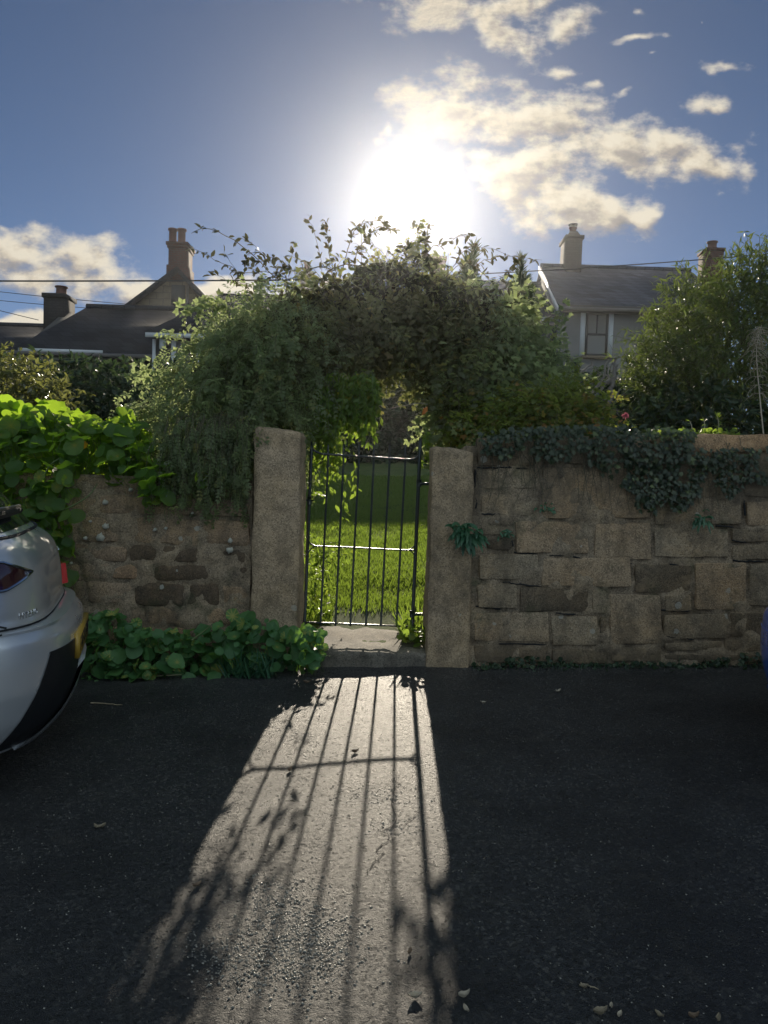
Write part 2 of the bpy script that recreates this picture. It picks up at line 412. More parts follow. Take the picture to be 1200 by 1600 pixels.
def granite_mat(name, base, warm, dark, lichen=.5, scale=1.0, moss=.3, rnd=True):
    m, n, l, b = new_mat(name)
    tc = n.new('ShaderNodeTexCoord'); g = n.new('ShaderNodeNewGeometry'); co = g.outputs['Position']
    big = noise_node(n, l, 2.3 * scale, 5, .6, vec=co)
    mid = noise_node(n, l, 14 * scale, 6, .65, vec=co)
    fine = noise_node(n, l, 120 * scale, 3, .7, vec=co)
    c = mix_col(n, l, map_range(n, l, big.outputs['Fac'], .35, .65), base, warm)
    c = mix_col(n, l, map_range(n, l, mid.outputs['Fac'], .42, .68, 0, .75), c, dark)
    vo = n.new('ShaderNodeTexVoronoi'); vo.inputs['Scale'].default_value = 150 * scale; l.new(co, vo.inputs['Vector'])
    sepc = n.new('ShaderNodeSeparateColor'); l.new(vo.outputs['Color'], sepc.inputs[0])
    c = mix_col(n, l, map_range(n, l, sepc.outputs[0], .72, .8, 0, .42), c, tuple(min(1, x * 1.6) for x in base))
    c = mix_col(n, l, map_range(n, l, sepc.outputs[1], .75, .82, 0, .5), c, tuple(x * .4 for x in dark))
    if rnd:
        at = n.new('ShaderNodeAttribute'); at.attribute_name = 'rnd'
        rr = ramp_node(n, [(0, (.22, .22, .24)), (.25, (.66, .64, .62)), (.5, (1, 1, 1)), (.8, (1.15, .95, .8)), (1, (1.25, 1.18, 1.05))])
        l.new(at.outputs['Fac'], rr.inputs[0]); c = mix_col(n, l, 1.0, c, rr.outputs[0], 'MULTIPLY')
    # damp stains and run-off streaks
    sv = n.new('ShaderNodeMapping'); sv.inputs['Scale'].default_value = (1.6, 1, .55); l.new(co, sv.inputs['Vector'])
    sn = noise_node(n, l, 2.6 * scale, 7, .68, vec=sv.outputs[0])
    c = mix_col(n, l, map_range(n, l, sn.outputs['Fac'], .47, .66, 0, .62), c, tuple(x * .42 for x in dark))
    sn2 = noise_node(n, l, 5.5 * scale, 6, .7, vec=co)
    c = mix_col(n, l, map_range(n, l, sn2.outputs['Fac'], .55, .72, 0, .4), c, tuple(min(1, x * 1.35) for x in warm))
    # moss and algae in damp patches
    mo = noise_node(n, l, 3.7 * scale, 6, .7, vec=co)
    c = mix_col(n, l, map_range(n, l, mo.outputs['Fac'], .56, .68, 0, moss), c, (.035, .05, .022))
    # pale round lichens
    lv = n.new('ShaderNodeTexVoronoi'); lv.inputs['Scale'].default_value = 9 * scale
    wob = noise_node(n, l, 30, 3, .6, vec=co)
    wv = n.new('ShaderNodeVectorMath'); wv.operation = 'MULTIPLY_ADD'; l.new(wob.outputs['Color'], wv.inputs[0]); wv.inputs[1].default_value = (.03, .03, .03); l.new(co, wv.inputs[2])
    l.new(wv.outputs[0], lv.inputs['Vector'])
    lsep = n.new('ShaderNodeSeparateColor'); l.new(lv.outputs['Color'], lsep.inputs[0])
    rad = map_range(n, l, lsep.outputs[0], .72, 1., 0., .22)
    lk = math_node(n, l, 'LESS_THAN', lv.outputs['Distance'], rad)
    c = mix_col(n, l, math_node(n, l, 'MULTIPLY', lk, lichen), c, (.42, .42, .36))
    l.new(c, b.inputs['Base Color'])
    b.inputs['Roughness'].default_value = .88; b.inputs['Specular IOR Level'].default_value = .25
    h = math_node(n, l, 'ADD', math_node(n, l, 'MULTIPLY', mid.outputs['Fac'], .6), math_node(n, l, 'MULTIPLY', fine.outputs['Fac'], .5))
    bp = n.new('ShaderNodeBump'); bp.inputs['Strength'].default_value = .7; bp.inputs['Distance'].default_value = .012
    l.new(h, bp.inputs['Height']); l.new(bp.outputs[0], b.inputs['Normal'])
    return m

M = {}
M['granite_post'] = granite_mat('granite_post', (.37, .275, .18), (.41, .29, .165), (.19, .145, .095), lichen=.35, moss=.25, rnd=False)
M['granite_block'] = granite_mat('granite_block', (.33, .26, .175), (.38, .265, .15), (.17, .135, .095), lichen=.45, moss=.45)
M['rubble_stone'] = granite_mat('rubble_stone', (.29, .215, .145), (.34, .23, .125), (.14, .11, .08), lichen=.6, moss=.5)
M['mortar'] = granite_mat('mortar', (.28, .215, .145), (.33, .24, .145), (.12, .095, .07), lichen=.25, moss=.6, rnd=False)
M['gate_paint'] = simple_mat('gate_paint', (.012, .018, .017), .32, 0, .5, .4, 30, .25)
M['rust'] = simple_mat('rust', (.07, .04, .025), .7, .2, .4, .5, 40, .4)
M['step_stone'] = granite_mat('step_stone', (.17, .15, .12), (.20, .165, .12), (.09, .08, .065), lichen=.1, moss=.4, rnd=False)
M['step_stone'].node_tree.nodes['Principled BSDF'].inputs['Roughness'].default_value = .8
# ------------------------------------------------------------------ ground, road
def asphalt_mat():
    m, n, l, b = new_mat('asphalt')
    g = n.new('ShaderNodeNewGeometry'); co = g.outputs['Position']
    vo = n.new('ShaderNodeTexVoronoi'); vo.inputs['Scale'].default_value = 105; l.new(co, vo.inputs['Vector'])
    vo2 = n.new('ShaderNodeTexVoronoi'); vo2.inputs['Scale'].default_value = 230; l.new(co, vo2.inputs['Vector'])
    sp = n.new('ShaderNodeSeparateColor'); l.new(vo.outputs['Color'], sp.inputs[0])
    big = noise_node(n, l, 1.6, 5, .6, vec=co); mid = noise_node(n, l, 9, 5, .65, vec=co)
    c = mix_col(n, l, sp.outputs[0], (.012, .0145, .0175), (.050, .051, .050))
    c = mix_col(n, l, map_range(n, l, sp.outputs[1], .86, .92, 0, .6), c, (.16, .15, .13))
    c = mix_col(n, l, map_range(n, l, big.outputs['Fac'], .46, .6, 0, .75), c, (.013, .0135, .015))
    c = mix_col(n, l, map_range(n, l, mid.outputs['Fac'], .55, .75, 0, .6), c, (.085, .077, .064))
    l.new(c, b.inputs['Base Color'])
    l.new(map_range(n, l, sp.outputs[0], 0, 1, .26, .60), b.inputs['Roughness'])
    b.inputs['Specular IOR Level'].default_value = .5
    fine = noise_node(n, l, 240, 4, .75, vec=co); med = noise_node(n, l, 60, 4, .7, vec=co)
    h = math_node(n, l, 'ADD', math_node(n, l, 'MULTIPLY', fine.outputs['Fac'], .8), math_node(n, l, 'MULTIPLY', med.outputs['Fac'], 1.0))
    h = math_node(n, l, 'ADD', h, math_node(n, l, 'MULTIPLY', math_node(n, l, 'MULTIPLY', sp.outputs[2], sp.outputs[1]), .5))
    bp = n.new('ShaderNodeBump'); bp.inputs['Strength'].default_value = 1.0; bp.inputs['Distance'].default_value = .014
    l.new(h, bp.inputs['Height']); l.new(bp.outputs[0], b.inputs['Normal'])
    return m
M['asphalt'] = asphalt_mat()
M['crack'] = simple_mat('crack', (.012, .012, .012), .9)

def sheet(xs, ys, zf):
    X, Y = np.meshgrid(xs, ys); Z = zf(X, Y)
    nx, ny = len(xs), len(ys)
    i = np.arange(nx * ny).reshape(ny, nx)
    F = np.stack([i[:-1, :-1], i[:-1, 1:], i[1:, 1:], i[1:, :-1]], -1).reshape(-1, 4)
    return np.stack([X, Y, Z], -1).reshape(-1, 3), F

WALL_Y = 4.9
def road_surf(X, Y):
    near = np.clip((6 - np.abs(X)) / 2, 0, 1) * np.clip((Y + 1) / 1, 0, 1)
    p = np.stack([X, Y, np.zeros_like(X)], -1)
    return road_z(X) + near * ((fbm(p * 1.3, 5) - .5) * .03 + (fbm(p * 9, 9, 2) - .5) * .006)
mb = MB()
xs = np.concatenate([np.linspace(-150, -6, 30), np.arange(-5.95, 5.95, .05), np.linspace(6, 150, 30)])
ys = np.concatenate([np.linspace(-60, -1, 14), np.arange(-.9, 5.11, .05)])
V, F = sheet(xs, ys, road_surf); mb.add(V, F)
def crack(pts, w):
    pts = np.array([G(*p) for p in pts]); out = []
    for a, b in zip(pts[:-1], pts[1:]):
        for t in np.linspace(0, 1, 6)[:-1]:
            q = a + (b - a) * t; out.append(q + np.array([vnoise(q * 60, 3) - .5, vnoise(q * 60, 4) - .5, 0]) * .045)
    out = np.array(out); d = np.gradient(out, axis=0); s = np.stack([-d[:, 1], d[:, 0], 0 * d[:, 0]], -1); s /= np.linalg.norm(s, axis=1)[:, None]
    ww = w * (.4 + vnoise(out * 40, 8))[:, None]
    Lf, Rt = out + s * ww, out - s * ww
    k = len(out)
    V = np.vstack([Lf, Rt]); V[:, 2] = road_surf(V[:, 0], V[:, 1]) + .003
    mb.add(V, np.array([[i, i + 1, k + i + 1, k + i] for i in range(k - 1)]), mat=1)
crack([(625, 1215), (612, 1245), (618, 1280), (598, 1300), (608, 1312), (594, 1330), (600, 1342), (588, 1352), (570, 1372)], .002)
crack([(600, 1225), (560, 1240), (520, 1248)], .001)
crack([(660, 1268), (630, 1290), (604, 1300)], .0013)
tag(mb.build('road', [M['asphalt'], M['crack']], origin=(0, 0, 0), smooth=True), kind='structure')

def ground_z(X, Y):
    X, Y = np.asarray(X, float), np.asarray(Y, float)
    d = np.clip(Y - 5.75, 0, None)
    z = .10 + np.clip(X, -20, 20) * .02 + .11 * np.minimum(d, 15.5) + .07 * np.clip(d - 15.5, 0, 40) - .03 * np.clip(d - 80, 0, None)
    p = np.stack([X, Y, np.zeros_like(X)], -1)
    return z + (fbm(p * .8, 21) - .5) * .10 * np.clip(d, 0, 1)
def soil_mat():
    m, n, l, b = new_mat('garden_ground')
    g = n.new('ShaderNodeNewGeometry'); co = g.outputs['Position']
    a = noise_node(n, l, 3, 6, .6, vec=co); f = noise_node(n, l, 60, 4, .7, vec=co)
    c = mix_col(n, l, map_range(n, l, a.outputs['Fac'], .35, .65), (.075, .11, .035), (.105, .135, .045))
    c = mix_col(n, l, map_range(n, l, f.outputs['Fac'], .45, .7, 0, .5), c, (.05, .065, .022))
    l.new(c, b.inputs['Base Color']); b.inputs['Roughness'].default_value = .9; b.inputs['Specular IOR Level'].default_value = .15
    bp = n.new('ShaderNodeBump'); bp.inputs['Strength'].default_value = .8; bp.inputs['Distance'].default_value = .03
    l.new(f.outputs['Fac'], bp.inputs['Height']); l.new(bp.outputs[0], b.inputs['Normal'])
    return m
M['garden_ground'] = soil_mat()
mb = MB()
xs = np.concatenate([np.linspace(-150, -5, 25), np.arange(-4.8, 4.9, .2), np.linspace(5, 150, 25)])
ys = np.concatenate([np.arange(5.12, 24, .2), np.linspace(24.5, 150, 40)])
V, F = sheet(xs, ys, ground_z); mb.add(V, F)
tag(mb.build('garden_ground', M['garden_ground'], origin=(0, 0, 0), smooth=True), kind='structure')

# ------------------------------------------------------------------ stone blocks
def rough_box(mb, quad, depth, step=.035, amp=.01, freq=7, rad=.02, seed=0, rnd=.5, mat=0, back=True):
    """weathered block: quad = front corners (lower left, lower right, upper right, upper left), depth along +Y"""
    q = [np.asarray(c, float) for c in quad]
    w = (np.linalg.norm(q[1] - q[0]) + np.linalg.norm(q[2] - q[3])) / 2
    h = (np.linalg.norm(q[3] - q[0]) + np.linalg.norm(q[2] - q[1])) / 2
    dims = np.array([w, depth, h]); rad = min(rad, .45 * dims.min())
    N = np.maximum(2, np.ceil(dims / step).astype(int) + 1); N[1] = min(N[1], 8)
    def face(ax, side):
        o = [i for i in range(3) if i != ax]
        A, B = np.meshgrid(np.linspace(0, 1, N[o[0]]), np.linspace(0, 1, N[o[1]]))
        u = np.zeros(A.shape + (3,)); u[..., o[0]] = A; u[..., o[1]] = B; u[..., ax] = side
        i = np.arange(A.size).reshape(A.shape)
        F = np.stack([i[:-1, :-1], i[:-1, 1:], i[1:, 1:], i[1:, :-1]], -1).reshape(-1, 4)
        flip = (side == 0) != (ax == 1)
        return u.reshape(-1, 3), (F[:, ::-1] if flip else F)
    faces = [(1, 0), (0, 0), (0, 1), (2, 0), (2, 1)] + ([(1, 1)] if back else [])
    for ax, sd in faces:
        u, F = face(ax, sd)
        p = (u - .5) * dims; hh = dims / 2 - rad
        c = np.clip(p, -hh, hh); d = p - c; ln = np.linalg.norm(d, axis=1, keepdims=True)
        p = np.where(ln > 1e-9, c + d / (ln + 1e-12) * rad, p)
        u = p / dims + .5
        a, b, t = u[:, 0, None], u[:, 2, None], u[:, 1, None]
        X = (1 - a) * (1 - b) * q[0] + a * (1 - b) * q[1] + a * b * q[2] + (1 - a) * b * q[3] + t * depth * np.array([0, 1, 0])
        n = np.stack([fbm(X * freq, seed + 1), fbm(X * freq, seed + 11), fbm(X * freq, seed + 23)], -1) - .5
        n2 = np.stack([vnoise(X * freq * 5, seed + 2), vnoise(X * freq * 5, seed + 12), vnoise(X * freq * 5, seed + 24)], -1) - .5
        mb.add(X + n * amp * 2 + n2 * amp * .5, F, rnd=rnd, mat=mat)

rng = np.random.default_rng(7)
def pxquad(x0, y0, x1, y1, Y): return [P(x0, y1, Y), P(x1, y1, Y), P(x1, y0, Y), P(x0, y0, Y)]

# gate posts
mb = MB()
rough_box(mb, [P(385, 1075, 4.84), P(465, 1070, 4.84), P(471, 674, 4.84), P(397, 664, 4.84)], .34, .02, .014, 6, .03, 3)
tag(mb.build('gatepost', M['granite_post'], smooth=True), 'taller rough granite gatepost left of the iron gate, tops of creeper hanging over it', 'gatepost')
mb = MB()
rough_box(mb, [P(663, 1062, 4.84), P(734, 1058, 4.84), P(742, 706, 4.84), P(676, 694, 4.84)], .36, .02, .014, 6, .032, 17)
tag(mb.build('gatepost', M['granite_post'], smooth=True), 'shorter rough granite gatepost right of the iron gate with a fern growing beside it', 'gatepost')

# right wall: coursed granite blocks traced course by course (crop coordinates /2.4 + (700, 640))
def right_wall():
    mb = MB(); Y = WALL_Y
    def C(x, y): return 700 + x / 2.4, 640 + y / 2.4
    blocks = [  # x0, y0, x1, y1, tone
        (108, 100, 330, 215, .2), (335, 95, 560, 205, .3), (565, 95, 760, 205, .35), (765, 100, 900, 330, .3), (905, 92, 1240, 178, .75), (905, 184, 1100, 330, .35), (1104, 184, 1240, 330, .3),
        (104, 226, 338, 300, .5), (120, 312, 238, 396, .5), (244, 312, 340, 404, .42), (346, 212, 762, 410, .62), (768, 336, 974, 434, .3), (980, 336, 1106, 436, .55), (1114, 342, 1240, 440, .6),
        (122, 404, 240, 474, .45), (140, 480, 240, 530, .02), (247, 416, 530, 544, .6), (546, 420, 766, 566, .55), (772, 440, 1054, 560, .56), (1062, 446, 1240, 500, .4), (1062, 506, 1240, 566, .35),  # darkest block is coloured near-black in place of a hole's shade
        (110, 536, 342, 642, .5), (348, 552, 690, 664, .58), (697, 578, 916, 688, .16), (924, 570, 1120, 752, .58), (1126, 572, 1240, 744, .5),
        (108, 648, 262, 748, .42), (268, 660, 530, 762, .1), (536, 672, 596, 764, .4), (604, 692, 800, 884, .55), (806, 696, 918, 756, .35),
        (94, 756, 378, 874, .55), (386, 768, 562, 888, .45), (568, 772, 598, 884, .2), (806, 762, 1050, 862, .33), (1056, 758, 1240, 852, .08),
        (94, 882, 380, 950, .18), (386, 894, 600, 955, .2), (606, 890, 800, 950, .25), (806, 868, 1030, 908, .3), (1036, 858, 1240, 910, .2), (806, 912, 1240, 950, .15)]
    for k, (x0, y0, x1, y1, t) in enumerate(blocks):
        j = rng.uniform(-4, 4, 8); g = 3.2
        q = [P(*C(x0 + g + j[0], y1 - g + j[1]), Y), P(*C(x1 - g + j[2], y1 - g + j[3]), Y), P(*C(x1 - g + j[4], y0 + g + j[5]), Y), P(*C(x0 + g + j[6], y0 + g + j[7]), Y)]
        for c in q: c[1] = Y - rng.uniform(0, .02)
        rough_box(mb, q, .10, .03, .008, 6, .014, 100 + k, rnd=np.clip(t + rng.uniform(-.06, .06), 0, 1), back=False)
    # dark strips standing in for the shade inside open joints
    for pts in ([(108, 219), (200, 217), (300, 221)], [(126, 393), (180, 390), (240, 397)], [(247, 536), (330, 542)], [(380, 547), (450, 548), (528, 566)], [(540, 562), (600, 572), (690, 576)], [(205, 646), (260, 654), (350, 664)], [(104, 738), (200, 748)], [(405, 764), (480, 768)],
                [(800, 750), (912, 756)], [(818, 850), (870, 856), (922, 862)], [(1004, 436), (1072, 441)], [(1066, 492), (1120, 500)], [(101, 318), (108, 345), (104, 372)], [(1110, 342), (1114, 400)], [(572, 828), (576, 882)], [(240, 490), (244, 515)], [(832, 582), (868, 584)], [(150, 876), (370, 880)], [(1068, 566), (1190, 570)], [(102, 225), (100, 300)]):
        q = np.array([P(*C(x, y), Y - .004) for x, y in pts]); q = np.vstack([q[0] + (q[1] - q[0]) * 0, q]) ; t = np.linspace(0, len(q) - 1, 18); q = np.stack([np.interp(t, np.arange(len(q)), q[:, i]) for i in range(3)], -1)
        q[:, 2] += (fbm(q * 40, 66) - .5) * .02; r = .0065 * (.25 + 1.3 * fbm(q * 22, 67)); r[0] = r[-1] = .0015; mb.tube(q, r, 6, mat=2)
    # continuing beyond the photograph's edge
    x_edge = P(1218, 800, Y)[0]
    z = road_z(x_edge) - .05; k = 0
    while z < 1.5:
        h = rng.uniform(.16, .26); x = x_edge
        while x < 9:
            w = rng.uniform(.3, .75)
            zz = z + SLOPE * (x - x_edge)
            q = [np.array([x + .01, Y, zz + .01]), np.array([x + w - .01, Y, zz + .01 + SLOPE * w]), np.array([x + w - .01, Y, zz + h - .01 + SLOPE * w]), np.array([x + .01, Y, zz + h - .01])]
            rough_box(mb, q, .10, .06, .011, 6, .02, 300 + k, rnd=rng.uniform(.2, .7), back=False)
            x += w; k += 1
        z += h
    # mortar face and core
    xa, xb = P(722, 900, Y)[0], 9.0
    xs = np.concatenate([np.arange(xa, 3.4, .03), np.linspace(3.4, xb, 60)]); zt = lambda x: np.interp(x, [xa, 2.6, 9], [P(740, 694, Y)[2], P(1200, 684, Y)[2], P(1200, 684, Y)[2] + .2])
    tt = np.linspace(0, 1, 60)
    X = np.broadcast_to(xs, (60, len(xs))); Z = tt[:, None] * (zt(xs) - .02 - (road_z(xs) - .08)) + road_z(xs) - .08
    pp = np.stack([X, 0 * X, Z], -1)
    Yg = Y + .0 + (fbm(pp * 12, 55) - .5) * .06 + (fbm(pp * 3, 56) - .5) * .05
    i = np.arange(X.size).reshape(X.shape)
    mb.add(np.stack([X, Yg, Z], -1).reshape(-1, 3), np.stack([i[:-1, :-1], i[:-1, 1:], i[1:, 1:], i[1:, :-1]], -1).reshape(-1, 4), mat=1)
    za, zb = zt(xa), zt(xb)
    mb.hexa([(xa, Y + .07, -.1), (xb, Y + .07, .2), (xb, Y + .42, .2), (xa, Y + .42, -.1), (xa, Y + .07, za - .01), (xb, Y + .07, zb - .01), (xb, Y + .42, zb - .01), (xa, Y + .42, za - .01)], mat=1)
    o = thing('stone_wall', 'higher garden wall of squared granite blocks right of the gate, ivy over its top', 'wall', (1.9, Y + .2, .03))
    mb.build('blockwork', [M['granite_block'], M['mortar'], M['crack']], o, smooth=True)
    cp = MB(); x = P(1072, 700, Y)[0]; k = 0
    for px0, px1, t in ((1082, 1216, .8), (1219, 1330, .5), (1333, 1480, .6), (1483, 1640, .55)):
        c = pxquad(px0, 678, px1, 707, Y - .03)
        rough_box(cp, c, .46, .03, .012, 6, .02, 500 + k, rnd=t); k += 1
        cp.build('coping_stone', M['granite_block'], o, smooth=True); cp = MB()
right_wall()

# left wall: mortared rubble
def left_wall():
    DC = P(300, 912, WALL_Y)
    mb = MB(); Y = WALL_Y; k = 0
    xr = P(391, 860, Y)[0]; xc = xr + .10; zt = P(250, 746, Y)[2]
    xl = -9.0
    z = road_z(-1) - .06
    z0 = z
    while z < zt - .04:
        h = min(rng.uniform(.09, .20), zt - z)
        if zt - z - h < .06: h = zt - z
        x = xr
        while x > xl:
            w = rng.uniform(.18, .55) * (1.5 if rng.random() < .2 else 1)
            zz = z + (SLOPE * (x - xr) if x < -2.5 else SLOPE * (x - xr)) * (1 - (z - z0) / (zt - z0)) * .6
            x0 = x - w
            j = rng.uniform(-.012, .012, 8)
            q = [np.array([x0 + .008 + j[0], Y, zz + .006 + j[1]]), np.array([x - .008 + j[2], Y, zz + .006 + j[3]]), np.array([x - .008 + j[4], Y, zz + h - .006 + j[5]]), np.array([x0 + .008 + j[6], Y, zz + h - .006 + j[7]])]
            for c in q: c[1] = Y + rng.uniform(-.008, .012)
            t = rng.choice([.45, .55, .6, .72, .35, .12], p=[.25, .25, .2, .12, .1, .08])
            if abs((x0 + x) / 2 - DC[0]) < .22 and abs(zz + h / 2 - DC[2]) < .15: t = .10
            rough_box(mb, q, .08, .03 if x > -2.8 else .08, .012, 9, .022, 700 + k, rnd=t, back=False)
            x = x0; k += 1
        z += h
    xs = np.concatenate([np.linspace(xl, -2.8, 40), np.arange(-2.78, xr + .02, .02)])
    tt = np.linspace(0, 1, 70)
    X = np.broadcast_to(xs, (70, len(xs))); Z = tt[:, None] * (zt + .004 - (road_z(xs) - .12)) + road_z(xs) - .12
    pp = np.stack([X, 0 * X, Z], -1)
    Yg = Y + .008 + (fbm(pp * 10, 75, 4) - .5) * .06 + (fbm(pp * 3, 76) - .5) * .03
    i = np.arange(X.size).reshape(X.shape)
    mb.add(np.stack([X, Yg, Z], -1).reshape(-1, 3), np.stack([i[:-1, :-1], i[:-1, 1:], i[1:, 1:], i[1:, :-1]], -1).reshape(-1, 4), mat=1)
    mb.hexa([(xl, Y + .05, -.5), (xc, Y + .05, -.2), (xc, Y + .40, -.2), (xl, Y + .40, -.5), (xl, Y + .05, zt - .012), (xc, Y + .05, zt - .012), (xc, Y + .40, zt - .012), (xl, Y + .40, zt - .012)], mat=1)
    o = thing('stone_wall', 'lower mortared rubble wall left of the gate with pale lichen spots', 'wall', (-2.0, Y + .2, -.1))
    mb.build('rubblework', [M['rubble_stone'], M['mortar']], o, smooth=True)
    lc = MB()
    for px, py, r in ((164, 823, 5), (155, 840, 7), (132, 841, 3), (203, 765, 3), (241, 828, 3), (359, 845, 4), (358, 860, 5), (163, 785, 4), (258, 826, 2.5), (140, 815, 2), (300, 802, 2), (110, 880, 2)):
        c = P(px, py, Y - .028); n = 14; th = np.arange(n) * 2 * math.pi / n
        rr = r * Y / FPX * (.75 + .5 * rng.random(n))
        ring = np.stack([c[0] + rr * np.cos(th), np.full(n, c[1] + .02), c[2] + rr * np.sin(th)], -1)
        ring2 = ring * .8 + c * .2; ring2[:, 1] = c[1] - .002
        lc.add(np.vstack([ring, ring2, [c - [0, .004, 0]]]), [np.array([[a, (a + 1) % n, n + (a + 1) % n, n + a] for a in range(n)]), np.array([[n + a, n + (a + 1) % n, 2 * n] for a in range(n)])])
    tag(lc.build('lichen', simple_mat('lichen', (.40, .38, .31), .9, 0, .2, .3, 60, .5), o), kind='stuff')
left_wall()

# doorstep
mb = MB()
zs = P(600, 1018, 4.86)[2]
rough_box(mb, [np.array([P(480, 1030, 4.86)[0], 4.86, -.05]), np.array([P(668, 1030, 4.86)[0], 4.86, -.05]), np.array([P(668, 1030, 4.86)[0], 4.86, zs]), np.array([P(480, 1030, 4.86)[0], 4.86, zs])], .80, .02, .016, 9, .022, 41)
tag(mb.build('doorstep', M['step_stone'], smooth=True), 'worn granite threshold step between the two gateposts', 'step')

# ------------------------------------------------------------------ iron gate
def gate():
    Y = 5.2
    root = thing('iron_gate', 'narrow black iron bar gate hung between granite gateposts', 'gate', P(560, 990, Y))
    top = [486.7, 512.7, 536.7, 560.7, 584, 608.7, 633.3, 656.7]; bot = [475, 500.7, 524, 547.3, 571.7, 595, 619.3, 643.3]
    def at(k, py): return P(np.interp(py, [720, 973], [top[k], bot[k]]), py, Y)
    for k in range(1, 7):
        b = MB(); pts = [at(k, 978), at(k, 850), at(k, 722), at(k, 697), at(k, 693)]
        b.tube(pts, [.0075, .0075, .0075, .0075, .002], 8); b.build('bar', M['gate_paint'], root, smooth=True)
    b = MB(); b.tube([at(0, 992), at(0, 850), at(0, 700), at(0, 690)], [.012, .012, .012, .004], 8); b.build('stile', M['gate_paint'], root, smooth=True)
    b = MB(); b.tube([at(7, 1002), at(7, 850), at(7, 690), at(7, 684)], [.013, .013, .013, .009], 8); b.build('stile', M['gate_paint'], root, smooth=True)
    def rail(name, pts, hw, hh):
        b = MB(); p = np.array(pts); n = len(p); th = np.arange(12) * 2 * math.pi / 12
        t = np.gradient(p, axis=0); t /= np.linalg.norm(t, axis=1)[:, None]; up = np.cross(t, [0, 1., 0]); up *= np.sign(up[:, 2:3] + 1e-9)
        sy, sz = np.sign(np.cos(th)) * np.abs(np.cos(th)) ** .6, np.sign(np.sin(th)) * np.abs(np.sin(th)) ** .6
        V = p[:, None] + (sy * hw)[None, :, None] * np.array([0, 1., 0]) + (sz * hh)[None, :, None] * up[:, None]
        F = [[i * 12 + a, i * 12 + (a + 1) % 12, (i + 1) * 12 + (a + 1) % 12, (i + 1) * 12 + a] for i in range(n - 1) for a in range(12)]
        b.add(V.reshape(-1, 3), [np.array(F), np.array([list(range(12))]), np.array([list(range(12 * n - 12, 12 * n))[::-1]])]); b.build(name, M['gate_paint'], root, smooth=True)
    def pt(k, py, dx): q = at(k, py); q[0] += dx * Y / FPX; return q
    rail('top_rail', [pt(0, 702, 1), pt(0, 706, 8), pt(0, 709, 18), pt(2, 711.5, 0), pt(4, 714.5, 0), pt(6, 718, 4), pt(6, 717, 14), pt(7, 712, -2), pt(7, 704, 1)], .009, .008)
    rail('middle_rail', [pt(0, 844, 1), pt(0, 849, 4), pt(0, 853, 12), pt(2, 854.5, 0), pt(4, 857, 0), pt(6, 859.5, 4), pt(7, 860, -4), pt(7, 858, 1)], .015, .0055)
    rail('rail_fork', [pt(7, 859, -9), pt(7, 855, -4), pt(7, 850, 1)], .012, .004)
    rail('rail_fork', [pt(7, 860, -9), pt(7, 864, -4), pt(7, 871, 1)], .012, .004)
    rail('rail_fork', [pt(0, 853, 12), pt(0, 857, 6), pt(0, 865, 1)], .012, .004)
    rail('bottom_rail', [pt(0, 972, 0), pt(2, 974, 0), pt(4, 976, 0), pt(7, 979, 0)], .013, .0055)
    for py in (756, 960):
        b = MB(); a = at(7, py); e = P(668, py, Y - .06); b.tube([a, a + (e - a) * .5, e + np.array([.05, 0, 0])], .011, 8)
        b.tube([a + np.array([0, -.001, -.02]), a + np.array([0, -.001, .03])], .019, 8); b.build('hinge', M['gate_paint'], root, smooth=True)
    b = MB(); a = at(0, 782)
    b.tube([a + np.array([.03, -.02, 0]), a + np.array([-.045, -.02, .004])], .007, 6); b.tube([a + np.array([0, -.02, -.03]), a + np.array([0, -.022, .03])], .016, 8)
    b.build('latch', M['gate_paint'], root, smooth=True)
gate()
# ------------------------------------------------------------------ houses
def slate_mat(name, base, row=.25, var=.35):
    m, n, l, b = new_mat(name)
    tc = n.new('ShaderNodeTexCoord'); g = n.new('ShaderNodeNewGeometry')
    sp = n.new('ShaderNodeSeparateXYZ'); l.new(g.outputs['Position'], sp.inputs[0])
    cb = n.new('ShaderNodeCombineXYZ')
    l.new(math_node(n, l, 'ADD', sp.outputs[0], sp.outputs[1]), cb.inputs[0]); l.new(math_node(n, l, 'MULTIPLY', sp.outputs[2], 1.6), cb.inputs[1])
    br = n.new('ShaderNodeTexBrick'); l.new(cb.outputs[0], br.inputs['Vector'])
    br.inputs['Scale'].default_value = 1; br.inputs['Brick Width'].default_value = .32; br.inputs['Row Height'].default_value = row; br.inputs['Mortar Size'].default_value = .012
    br.inputs['Color1'].default_value = (*[x * (1 - var) for x in base], 1); br.inputs['Color2'].default_value = (*[x * (1 + var) for x in base], 1); br.inputs['Mortar'].default_value = (*[x * .35 for x in base], 1)
    t = noise_node(n, l, 1.2, 5, .6, vec=g.outputs['Position'])
    c = mix_col(n, l, map_range(n, l, t.outputs['Fac'], .45, .7, 0, .5), br.outputs['Color'], tuple(x * .7 + .02 for x in base))
    l.new(c, b.inputs['Base Color']); b.inputs['Roughness'].default_value = .75; b.inputs['Specular IOR Level'].default_value = .2
    bp = n.new('ShaderNodeBump'); bp.inputs['Strength'].default_value = .5; bp.inputs['Distance'].default_value = .02
    l.new(br.outputs['Fac'], bp.inputs['Height']); bp.invert = True; l.new(bp.outputs[0], b.inputs['Normal'])
    return m
